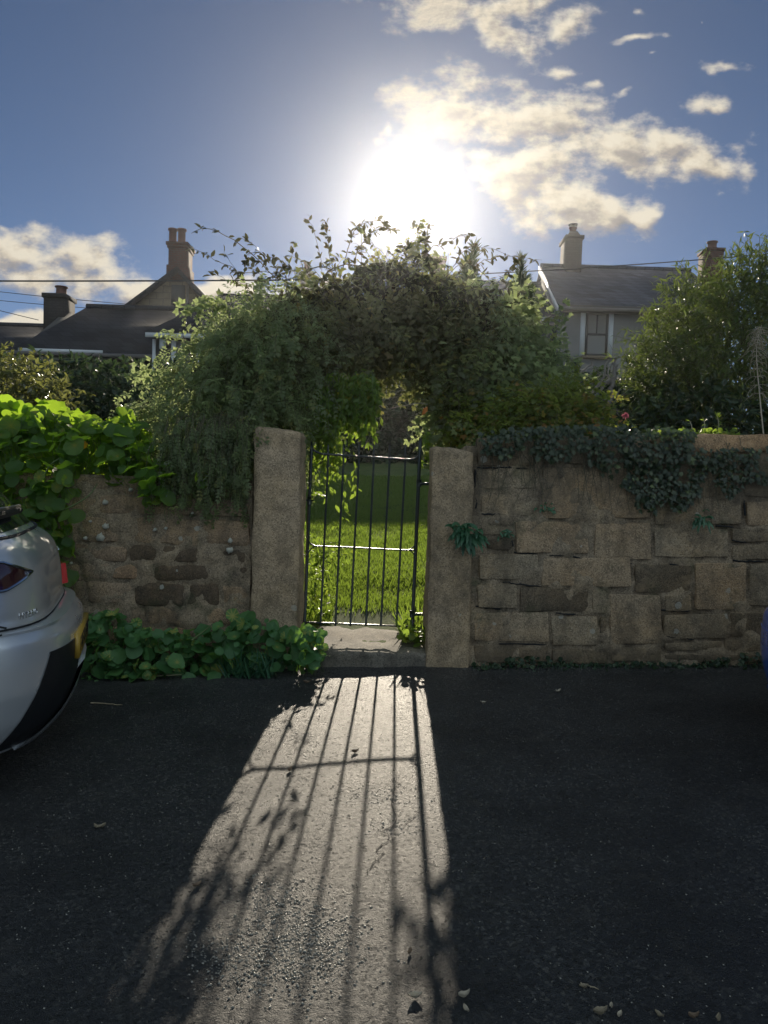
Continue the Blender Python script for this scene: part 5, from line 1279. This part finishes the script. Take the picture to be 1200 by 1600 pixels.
def weeds():
    o = plant('weed', 'grassy weeds sprouting from the step beside the right gatepost', 'plant', P(640, 1000, 5.2)); lf = MB(); bl = MB()
    n = 120; s0 = np.stack([P(628, 990, 5.3)[0] + rg.random(n) * .16, 5.0 + rg.random(n) * .8, np.full(n, .13)], -1); d = np.stack([rg.normal(size=n) * .5 - .15, rg.normal(size=n) * .4, np.ones(n)], -1); bl.leaves(s0, unit(d), rand_dirs(n), .10 + .16 * rg.random(n), T_BLADE, rg.random(n))
    n = 70; p = np.stack([P(625, 990, 5.3)[0] + rg.random(n) * .17, 4.95 + rg.random(n) * .5, .13 + .13 * rg.random(n)], -1); lf.leaves(p, rand_dirs(n), unit(rg.normal(size=(n, 3)) * .4 + [0, -.3, 1]), .035 + .03 * rg.random(n), T_ROUND, rg.random(n))
    bl.build('blades', LM['grass'], o); lf.build('leaves', LM['bright'], o)
weeds()
def verge(name, label, x0, x1, n, hmax):
    o = plant(name, label, 'plant', ((x0 + x1) / 2, 4.82, road_z((x0 + x1) / 2))); lf = MB(); bl = MB()
    x = x0 + (x1 - x0) * rg.random(n); k = fbm(np.stack([x * 3, 0 * x, 0 * x], -1), 131) ** 1.5 * 1.6
    y = 4.88 - np.abs(rg.normal(size=n)) * .06; p = np.stack([x, y, road_z(x) + rg.random(n) * hmax * k], -1)
    lf.leaves(p, rand_dirs(n), unit(rg.normal(size=(n, 3)) * .5 + [0, -.6, 1]), .016 + .02 * rg.random(n), T_ROUND, rg.random(n))
    m = n // 3; x = x0 + (x1 - x0) * rg.random(m); s0 = np.stack([x, 4.87 - np.abs(rg.normal(size=m)) * .05, road_z(x)], -1); bl.leaves(s0, unit(np.stack([rg.normal(size=m) * .6, -.4 + rg.normal(size=m) * .3, np.ones(m)], -1)), rand_dirs(m), .03 + .05 * rg.random(m), T_BLADE, rg.random(m))
    lf.build('leaves', LM['dark'], o); bl.build('blades', LM['fern'], o)
verge('ground_weeds', 'fringe of moss and tiny weeds along the foot of the right wall', .62, 3.2, 600, .07)
def tussock():
    o = plant('grass_tuft', 'grass tuft growing among the nasturtium leaves at the wall foot', 'grass', P(390, 1050, 4.65)); bl = MB(); n = 180
    s0 = PA(350 + 80 * rg.random(n), 1052, 4.58 + rg.random(n) * .15); s0[:, 2] = road_z(s0[:, 0]); bl.leaves(s0, unit(np.stack([rg.normal(size=n) * .5, -.2 + rg.normal(size=n) * .3, np.ones(n)], -1)), rand_dirs(n), .10 + .12 * rg.random(n), T_BLADE, rg.random(n)); bl.build('blades', LM['fern'], o)
tussock()
def wall_top_plants():
    o = plant('wall_plant', 'small upright weeds and leaves growing on the coping at the right', 'plant', P(1110, 678, 5.1)); lf = MB(); st = MB()
    for px, h in ((1122, 34), (1100, 30), (1080, 24)):
        q = smooth_path(poly([(px, 682), (px + 1, 682 - h * .6), (px - 2, 682 - h)], 5.1), 10); st.tube(q, .0025, 4)
        n = 26 if px == 1122 else 5; i = rg.integers(2, 10, n); lf.leaves(q[i], unit(rg.normal(size=(n, 3)) + [0, 0, .7]), rand_dirs(n, 1), .035, T_LANCE, rg.random(n))
    n = 70; p = PA(1030 + 120 * rg.random(n), 674 + 6 * rg.random(n), 5.0 + .2 * rg.random(n)); lf.leaves(p, rand_dirs(n), unit(rg.normal(size=(n, 3)) * .4 + [0, -.2, 1]), .04, T_ROUND, rg.random(n))
    lf.build('leaves', LM['bright'], o); st.build('stems', M['dry_stem'], o)
wall_top_plants()
def lawn():
    b = MB(); n = 170000
    y = 5.75 + 11 * rg.random(n) ** 1.7; x = -1.6 + 3.4 * rg.random(n) + (y - 5.75) * .02
    k = (y > 6.25 + .12 * rg.normal(size=n)) | (np.abs(x - .05) > .45); x, y = x[k], y[k]; n = len(x)
    p = np.stack([x, y, ground_z(x, y) - .005], -1); d = unit(np.stack([rg.normal(size=n) * .45, rg.normal(size=n) * .45 - .1, np.ones(n)], -1))
    L = (.022 + .04 * rg.random(n)) * (.5 + 1.0 * fbm(p * 2.5, 141)) * (1 + .06 * (y - 5.75)); b.leaves(p, d, rand_dirs(n), L, (T_BLADE[0] * np.array([1.7, 1, 1]), T_BLADE[1]), np.clip(rg.random(n) * .7 + .5 * (fbm(p * 4, 143) - .2), 0, 1))
    tag(b.build('grass', LM['grass'], origin=(0, 0, 0)), 'short sunlit lawn grass beyond the gate', 'grass', kind='stuff')
lawn()
# ------------------------------------------------------------------ cars
def paint(name, col, metal=.75, rough=.32):
    m, n, l, b = new_mat(name)
    tc = n.new('ShaderNodeTexCoord')
    t = noise_node(n, l, 900, 2, .5, vec=tc.outputs['Object']); d = noise_node(n, l, 2.5, 5, .6, vec=tc.outputs['Object'])
    c = mix_col(n, l, t.outputs['Fac'], tuple(x * .85 for x in col), tuple(min(1, x * 1.15) for x in col)); l.new(c, b.inputs['Base Color'])
    b.inputs['Metallic'].default_value = metal
    l.new(map_range(n, l, d.outputs['Fac'], .3, .7, rough - .06, rough + .08), b.inputs['Roughness'])
    b.inputs['Coat Weight'].default_value = 1; b.inputs['Coat Roughness'].default_value = .04
    return m
M['silver_paint'] = paint('silver_paint', (.64, .65, .66), .6, .3)
M['blue_paint'] = paint('blue_paint', (.004, .11, .55), .1, .3)
M['trim_black'] = simple_mat('trim_black', (.012, .013, .015), .45, 0, .4, .2, 40)
M['gap_black'] = simple_mat('gap_black', (.006, .006, .007), .7)
M['chrome'] = simple_mat('chrome', (.7, .71, .72), .12, 1., .5, .02)
M['car_glass'] = simple_mat('car_glass', (.02, .024, .024), .03, 0, .9, .1)
M['lamp_dark'] = simple_mat('lamp_dark', (.035, .008, .012), .08, 0, .8, .2, 5, 0, 1.)
M['lamp_red'] = simple_mat('lamp_red', (.55, .02, .015), .12, 0, .7, .15, 5, 0, 1.)
M['highlight_white'] = simple_mat('highlight_white', (.8, .82, .85), .1, .3, .7, .05, 5, 0, 1.)
M['plate_yellow'] = simple_mat('plate_yellow', (.36, .22, .03), .45)
M['tyre'] = simple_mat('tyre', (.018, .018, .018), .8)
M['alloy'] = simple_mat('alloy', (.5, .5, .51), .3, .9)
#      z    half-width  rear   front
LV = np.array([(.17, .76, -.14, -3.98), (.22, .82, -.08, -4.06), (.30, .85, -.035, -4.12), (.42, .872, -.005, -4.15), (.54, .878, .0, -4.16), (.62, .876, -.004, -4.15), (.655, .87, -.022, -4.14), (.672, .862, -.05, -4.13),
               (.678, .858, -.115, -4.12), (.74, .858, -.115, -4.05), (.82, .852, -.122, -3.95), (.90, .84, -.137, -3.65), (.955, .825, -.160, -3.35), (.99, .812, -.19, -3.1), (1.012, .80, -.235, -3.02), (1.03, .785, -.27, -2.97), (1.12, .755, -.345, -2.8), (1.25, .70, -.47, -2.52), (1.36, .635, -.62, -2.25), (1.42, .565, -.76, -2.0), (1.455, .46, -.98, -1.85), (1.47, .28, -1.25, -1.7), (1.474, .02, -1.45, -1.5)])
NEXP = 4.6
LZ = np.arange(.10, 1.56, .002)
def _smooth(col):
    v = np.interp(LZ, LV[:, 0], col); k = np.exp(-.5 * (np.arange(-25, 26) / 9.) ** 2); k /= k.sum()
    sm = np.convolve(np.pad(v, 25, 'edge'), k, 'valid'); keep = np.clip(1 - np.abs(LZ - .672) / .03, 0, 1); keep = np.where(LZ > 1.44, 1, keep)
    return sm * (1 - keep) + v * keep
LVS = [_smooth(LV[:, i]) for i in (1, 2, 3)]
def car_lv(z): return [np.interp(z, LZ, v) for v in LVS]
def car_pt(phi, z, off=0.0):
    phi, z = np.broadcast_arrays(np.asarray(phi, float), np.asarray(z, float))
    w, r, f = car_lv(z); xc = (r + f) / 2; a = (r - f) / 2
    s, c = np.sin(phi), np.cos(phi)
    y = w * np.sign(s) * np.abs(s) ** (2 / NEXP); x = xc + a * np.sign(c) * np.abs(c) ** (2 / NEXP)
    x = x - np.where(c > 0, np.interp(z, [.60, .66, .678, 1.0], [.14, .13, .02, .03]) * (y / .87) ** 2, -.10 * (y / .87) ** 2) * np.clip(np.abs(c) * 3, 0, 1)
    p = np.stack([x, y, z], -1)
    if np.any(np.asarray(off) != 0):
        e = 1e-3
        du = car_pt(phi + e, z) - car_pt(phi - e, z); dz = car_pt(phi, z + 3e-3) - car_pt(phi, z - 3e-3)
        n = np.cross(du, dz); n /= np.linalg.norm(n, axis=-1, keepdims=True) + 1e-12
        p = p + n * np.asarray(off)[..., None] if np.ndim(off) else p + n * off
    return p
def phi_s(s): return np.arcsin(np.sign(s) * np.abs(s) ** (NEXP / 2))
def phi_x(x, z):
    w, r, f = car_lv(z); xc = (r + f) / 2; a = (r - f) / 2
    return -np.arccos(np.clip((x - xc) / a, 0, 1) ** (NEXP / 2))
def patch(fl, fr, z0, z1, off=.004, nu=14, nz=10):
    """curved panel lying on the body between two edges given as functions phi(z)"""
    z = np.linspace(z0, z1, nz); t = np.linspace(0, 1, nu)
    L, Rr = np.array([fl(v) for v in z]), np.array([fr(v) for v in z])
    phi = L[:, None] + (Rr - L)[:, None] * t; Z = np.broadcast_to(z[:, None], phi.shape)
    A = car_pt(phi, Z, off); B = car_pt(phi, Z, -.012)
    i = np.arange(A.size // 3).reshape(nz, nu); k = nz * nu
    F = np.stack([i[:-1, :-1], i[:-1, 1:], i[1:, 1:], i[1:, :-1]], -1).reshape(-1, 4)
    rim = np.concatenate([i[0, :], i[1:, -1], i[-1, -2::-1], i[-2:0, 0]])
    side = np.array([[rim[j], rim[(j + 1) % len(rim)], rim[(j + 1) % len(rim)] + k, rim[j] + k] for j in range(len(rim))])
    b = MB(); b.add(np.vstack([A.reshape(-1, 3), B.reshape(-1, 3)]), [F, side[:, ::-1]]); return b
def seam(pts, r=.0035, off=.0005, n=40):
    """dark panel gap following the body through (phi, z) points"""
    q = np.array(pts); t = np.linspace(0, len(q) - 1, n); ph = np.interp(t, np.arange(len(q)), q[:, 0]); z = np.interp(t, np.arange(len(q)), q[:, 1])
    b = MB(); b.tube(car_pt(ph, z, off), r, 6); return b
def car(name, label, loc, rz, body, silver):
    root = thing(name, label, 'car', loc, rz)
    def part(b, nm, mat, par=None, sm=True):
        o = b.build(nm, mat, par or root, smooth=sm, local=True)
        if sm: o.data.set_sharp_from_angle(angle=R(38))
        return o
    zs = np.unique(np.round(np.concatenate([LV[:, 0], np.linspace(.17, 1.47, 110)]), 4))
    u = np.linspace(0, 2 * math.pi, 161)[:-1]; ph = u + .35 * np.sin(4 * u) / 4 * -1
    A = car_pt(ph[None, :], zs[:, None]); nz, nu = A.shape[:2]; i = np.arange(nz * nu).reshape(nz, nu)
    F = np.stack([i[:-1], np.roll(i, -1, 1)[:-1], np.roll(i, -1, 1)[1:], i[1:]], -1).reshape(-1, 4)
    b = MB(); b.add(A.reshape(-1, 3), [F, i[0][::-1][None], i[-1][None]]); part(b, 'body', body)
    # bumper lower insert, plate, splitter
    part(patch(lambda z: phi_s(-.74 + .16 * (z - .2) / .36), lambda z: phi_s(.74 - .16 * (z - .2) / .36), .19, .565, .004), 'bumper_insert', M['trim_black'] if silver else body)
    part(patch(lambda z: phi_s(-.64 + .62 * ((z - .185) / .235) ** 1.3), lambda z: phi_s(.70), .185, .42, .018), 'bumper_splitter', body)
    if silver:
      pl = MB(); pl.box((-.02, -.26, .475), (.006, .26, .585)); p = part(pl, 'number_plate', M['plate_yellow'], None, False)
      for k in range(7):
          y = -.215 + .066 * k + (.02 if k > 3 else 0)
          g = MB(); g.box((.0062, y, .500), (.0075, y + .012, .560)); g.box((.0062, y + .012, .548), (.0075, y + .036, .560)); g.box((.0062, y + .026, .500), (.0075, y + .038, .5478)) if k % 2 else g.box((.0062, y + .0122, .520), (.0075, y + .034, .531))
          part(g, 'plate_mark', M['gap_black'], p, False)
    # lamps
    for s in (-1, 1):
        def fl(z, s=s): return s * abs(phi_x(-.62, z))
        def fr(z, s=s): return s * abs(phi_s(.55 + 3.2 * abs(z - .885)))
        lm = part(patch(fl, fr, .835, .935, .007) if s < 0 else patch(fr, fl, .835, .935, .007), 'tail_lamp', M['lamp_dark'] if silver else M['lamp_red'])
        for zz in (.832, .938):
            part(seam([(fl(zz), zz), (fr(.885 if 0 else zz), zz), (s * abs(phi_s(.545)), .885)], .006, .007, 30), 'lamp_trim', M['chrome'] if silver else body, lm)
        part(patch(lambda z: phi_s(.60) if s > 0 else phi_s(-.96), lambda z: phi_s(.96) if s > 0 else phi_s(-.90), .69, .80, .045 if s > 0 else .012), 'reflector', M['lamp_red'])
    part(patch(lambda z: phi_s(.70), lambda z: phi_s(.82), .285, .315, .022), 'bumper_reflector', M['lamp_red'])
    # panel gaps
    part(seam([(phi_x(-.20, .67), .672), (phi_x(-.22, .60), .60), (phi_x(-.27, .46), .46), (phi_x(-.36, .24), .24)], .0035), 'panel_gap', M['gap_black'])
    part(seam([(phi_x(-.27, .46), .46), (phi_x(-.20, .47), .475)], .004), 'panel_gap', M['gap_black'])
    part(seam([(phi_x(-.285, .45), .45), (phi_x(-.375, .235), .235)], .006, .006), 'arch_lip', M['chrome'] if silver else body)
    part(seam([(phi_s(-.80), .985), (phi_s(-.82), .80), (phi_s(-.80), .683), (0, .681), (phi_s(.80), .683), (phi_s(.82), .80), (phi_s(.80), .985)], .004), 'hatch_gap', M['gap_black'])
    part(seam([(phi_x(-.75, .80), .80), (phi_x(-.35, .745), .745), (phi_x(-.22, .70), .69)], .004), 'panel_gap', M['gap_black'])
    # glass
    part(patch(lambda z: phi_s(-.84), lambda z: phi_s(.84), 1.035, 1.34, .004), 'rear_window', M['car_glass'])
    part(seam([(phi_s(-.86), 1.02), (0, 1.016), (phi_s(.86), 1.02)], .008, .001), 'window_seal', M['gap_black'])
    for s in (-1, 1):
        f0 = lambda z: s * abs(phi_x(-1.05, z)); f1 = lambda z: s * (math.pi - .75)
        part(patch(f0, f1, 1.06, 1.33, .004, 30) if s < 0 else patch(f1, f0, 1.06, 1.33, .004, 30), 'side_window', M['car_glass'])
    part(patch(lambda z: math.pi - .70, lambda z: math.pi + .70, 1.03, 1.36, .004, 24), 'windscreen', M['car_glass'])
    if silver:
        w = MB(); q = car_pt(np.linspace(phi_s(-.55), phi_s(.1), 14), 1.085 + 0 * np.linspace(0, 1, 14), .035); w.tube(q, np.linspace(.022, .016, 14), 8)
        wi = part(w, 'wiper', M['trim_black']); w = MB(); q2 = q + [0, 0, .018]; w.tube(q2, np.linspace(.014, .010, 14), 8); part(w, 'wiper_cover', simple_mat('wiper_cover', (.10, .08, .06), .35), wi)
        # raised badge lettering at the lower corner of the tailgate
        fc = bpy.data.curves.new('badge', 'FONT'); fc.body = 'HYBRID'; fc.size = .034; fc.extrude = .0015; fc.space_character = 1.05
        to = bpy.data.objects.new('badge', fc); S.collection.objects.link(to); dg = bpy.context.evaluated_depsgraph_get(); me = bpy.data.meshes.new_from_object(to.evaluated_get(dg)); bpy.data.objects.remove(to)
        me.name = 'badge'; me.materials.clear(); me.materials.append(M['alloy'])
        co = np.zeros(len(me.vertices) * 3); me.vertices.foreach_get('co', co); co = co.reshape(-1, 3)
        yy = -.57 + co[:, 0]; out = car_pt(phi_s(yy / .858), .712 + co[:, 1], 0.0) ; out[:, 0] += .002 + co[:, 2]
        me.vertices.foreach_set('co', out.ravel()); me.update(); bo = bpy.data.objects.new('badge', me); S.collection.objects.link(bo); bo.parent = root
    else:
        part(patch(lambda z: phi_s(-.25), lambda z: phi_s(.30), .535, .575, .014), 'highlight_patch', M['highlight_white'])  # white patch painted in for a highlight on the bumper
    # wheels
    for x in (-1.0, -3.35):
        for s in (-1, 1):
            th = np.linspace(0, 2 * math.pi, 41)[:-1]
            def ringset(prof, mat, nm, par=None):
                b = MB(); n = len(th); V = np.stack([np.stack([x + r * np.cos(th), np.full(n, s * yy), .31 + r * np.sin(th)], -1) for r, yy in prof]).reshape(-1, 3)
                b.add(V, np.array([[j * n + k, j * n + (k + 1) % n, (j + 1) * n + (k + 1) % n, (j + 1) * n + k] for j in range(len(prof) - 1) for k in range(n)])); return part(b, nm, mat, par)
            ringset([(.365, .84), (.365, .888), (.325, .889), (.322, .84)], M['trim_black'], 'wheel_arch')
            wh = ringset([(.20, .72), (.30, .72), (.31, .75), (.31, .88), (.295, .895), (.21, .897), (.20, .88)], M['tyre'], 'wheel')
            ringset([(.20, .88), (.19, .893), (.17, .88), (.06, .875), (.05, .89), (0, .89)], M['alloy'], 'rim', wh)
    return root
car('parked_car', 'silver hatchback parked tail towards the gate against the left wall', (-1.405, 3.45, road_z(-1.45)), R(18), M['silver_paint'], True)
car('parked_car', 'blue car of which only the bumper edge shows at the right', (1.757, 3.1, road_z(1.75) - .02), R(180 - 4), M['blue_paint'], False)
# ------------------------------------------------------------------ litter and chippings on the road
M['dry_leaf'] = simple_mat('dry_leaf', (.22, .18, .12), .6, 0, .3, .35, 60, .3)
M['pale_leaf'] = simple_mat('pale_leaf', (.36, .31, .23), .6, 0, .3, .3, 60, .3)
M['brown_leaf'] = simple_mat('brown_leaf', (.16, .11, .07), .6, 0, .3, .35, 60, .3)
M['chip'] = simple_mat('chip', (.22, .205, .17), .25, 0, .6, .4, 30)
M['twig'] = simple_mat('twig', (.34, .27, .17), .7)
def curled_leaf(px, py, L, rot, mat, label, curl=.75, wide=.24, name='dry_leaf'):
    L = L * .8; c = G(px, py); n, m = 9, 7; u = np.linspace(0, 1, n)[:, None]; v = np.linspace(-1, 1, m)[None, :]
    w = wide * np.sin(math.pi * np.clip(u * .94 + .04, 0, 1)) ** .8; X = u * L + 0 * v; Yv = v * w * L
    Z = .004 + L * curl * ((u - .5) ** 2 * 1.2 + (v ** 2) * .25 * (1 - u * .3)) + .06 * L * np.sin(7 * u + 3 * v + px) * (1 + .5 * np.sin(13 * u + px))
    ca, sa = math.cos(rot), math.sin(rot); x = (X - L / 2) * ca - Yv * sa + c[0]; y = (X - L / 2) * sa + Yv * ca + c[1]
    z = road_surf(np.array([[c[0]]]), np.array([[c[1]]]))[0, 0] + Z + SLOPE * (x - c[0])
    i = np.arange(n * m).reshape(n, m); F = np.stack([i[:-1, :-1], i[:-1, 1:], i[1:, 1:], i[1:, :-1]], -1).reshape(-1, 4)
    V = np.stack([x, y, z], -1).reshape(-1, 3); b = MB(); b.add(np.vstack([V, V + [0, 0, .0012]]), [F[:, ::-1], F + n * m])
    return tag(b.build(name, mat, smooth=True), label, 'leaf', 'dry leaves lying on the road')
for px, py, L, rot, mt, lb in ((938, 1584, .050, .4, 'dry_leaf', 'largest curled grey brown leaf at the near edge of the dark road'), (955, 1574, .022, 1.2, 'pale_leaf', 'small pale leaf scrap tucked against the largest curled leaf'),
                               (1030, 1588, .030, 2.2, 'dry_leaf', 'rounded dry leaf lying alone right of the largest curled leaf'), (1084, 1590, .035, .2, 'brown_leaf', 'narrow reddish brown leaf beside the rounded dry leaf'),
                               (1122, 1594, .03, 1.0, 'dry_leaf', 'dry leaf standing on edge near the lower right corner'), (968, 1588, .028, .9, 'pale_leaf', 'pale flat leaf just below the largest curled leaf'),
                               (725, 1557, .042, .5, 'pale_leaf', 'long pale straw coloured leaf at the right edge of the sunlit strip'), (728, 1579, .030, 2.0, 'pale_leaf', 'crumpled whitish leaf under the long pale leaf in the sunlit strip'),
                               (648, 1558, .045, .15, 'pale_leaf', 'flat pale leaf lying in the sunlit strip between bar shadows'), (912, 1544, .03, .1, 'dry_leaf', 'thin dry leaf on the dark road above the largest curled leaf'),
                               (156, 1296, .05, .3, 'dry_leaf', 'single dry leaf on the dark road in front of the silver car'), (555, 1178, .05, .7, 'brown_leaf', 'dark curled leaf lying in the sunlit strip near the rail shadow'),
                               (453, 1205, .05, 1.4, 'brown_leaf', 'dark leaf lying in the sunlit strip at the left end of the rail shadow'), (308, 1390, .04, .9, 'brown_leaf', 'dark leaf near the left edge of the sunlit strip'),
                               (480, 1068, .06, .2, 'brown_leaf', 'dark leaf at the foot of the step beside the nasturtium leaves'), (872, 1082, .05, .5, 'pale_leaf', 'pale leaf on the dark road a little in front of the right wall'),
                               (755, 1100, .045, .2, 'pale_leaf', 'pale leaf on the dark road near the right gatepost'), (640, 1488, .028, 1.1, 'brown_leaf', 'small dark leaf beside the widest bar shadow low in the sunlit strip')):
    curled_leaf(px, py, L, rot, M[mt], lb)
def twig(a, b, r, label):
    p, q = G(*a), G(*b); t = np.linspace(0, 1, 8)[:, None]; pts = p + (q - p) * t + rg.normal(size=(8, 3)) * .003; pts[:, 2] = road_surf(pts[:, 0], pts[:, 1]) + r + .002
    m = MB(); m.tube(pts, np.linspace(r, r * .6, 8), 6); tag(m.build('twig', M['twig'], smooth=True), label, 'twig', 'twigs lying on the road')
twig((142, 1100), (190, 1104), .004, 'pale thin twig on the road beside the silver car bumper')
twig((215, 1060), (330, 1052), .004, 'long pale stem lying on the road edge under the shaded nasturtium leaves')
twig((908, 1538), (935, 1546), .002, 'short straw on the dark road above the largest curled leaf')

def chippings():
    octa = np.array([(1, 0, 0), (-1, 0, 0), (0, 1, 0), (0, -1, 0), (0, 0, 1), (0, 0, -1)], float); F = np.array([[0, 2, 4], [2, 1, 4], [1, 3, 4], [3, 0, 4], [2, 0, 5], [1, 2, 5], [3, 1, 5], [0, 3, 5]])
    x1, y1 = [], []
    for cx, cy, sx, sy, n in ((430, 1400, 28, 20, 260), (470, 1450, 45, 28, 800), (420, 1500, 45, 25, 450), (500, 1480, 40, 22, 400), (360, 1490, 35, 30, 260), (450, 1530, 60, 25, 260), (610, 1245, 25, 12, 120), (560, 1240, 40, 10, 80), (620, 1290, 30, 10, 120), (470, 1180, 30, 60, 160)):
        x1.append(cx + sx * rg.normal(size=n)); y1.append(cy + sy * rg.normal(size=n))
    px, py = np.concatenate(x1), np.concatenate(y1)
    A = np.array([G(a, b) for a, b in zip(px, py)])
    n2 = 7500; B = np.stack([-1.6 + 3.2 * rg.random(n2), 1.4 + 3.4 * rg.random(n2), 0 * np.zeros(n2)], -1)
    n3 = 2600; D = np.stack([-2.6 + 5.6 * rg.random(n3), 4.84 - np.abs(rg.normal(size=n3)) * .11, np.zeros(n3)], -1); B = np.vstack([B, D]); n2 += n3
    p = np.vstack([A, B]); p[:, 2] = road_surf(p[:, 0], p[:, 1]); n = len(p)
    s = np.concatenate([.0022 + .0035 * rg.random(len(A)) ** 2, 0.0014 + .0026 * rg.random(n2) ** 3])
    V = octa[None] * (s[:, None, None] * (.6 + .7 * rg.random((n, 6, 1)))); q = rg.random(n) * 6.28; c, sn = np.cos(q)[:, None], np.sin(q)[:, None]
    x, y, z = V[..., 0] * c - V[..., 1] * sn, V[..., 0] * sn + V[..., 1] * c, V[..., 2] * .5
    x, z = x * .97 + z * .2, z * .97 - x * .2
    W = np.stack([x, y, z], -1) + p[:, None] + np.array([0, 0, 1]) * s[:, None, None] * .2
    b = MB(); b.add(W.reshape(-1, 3), [(F[None] + (np.arange(n) * 6)[:, None, None]).reshape(-1, 3)]); tag(b.build('loose_chippings', M['chip'], origin=(0, 0, 0)), kind='stuff')
chippings()
# ------------------------------------------------------------------ haze
def haze():
    m = bpy.data.materials.new('haze'); m.use_nodes = True; n, l = m.node_tree.nodes, m.node_tree.links
    n.clear(); o = n.new('ShaderNodeOutputMaterial'); v = n.new('ShaderNodeVolumePrincipled')
    v.inputs['Color'].default_value = (.93, .95, 1, 1); v.inputs['Density'].default_value = HAZE_DENSITY; v.inputs['Anisotropy'].default_value = HAZE_G
    l.new(v.outputs[0], o.inputs['Volume'])
    b = MB(); b.box((-152, -62, -1.7), (152, 152, 11.7))
    ob = tag(b.build('haze', m), kind='stuff')
haze()
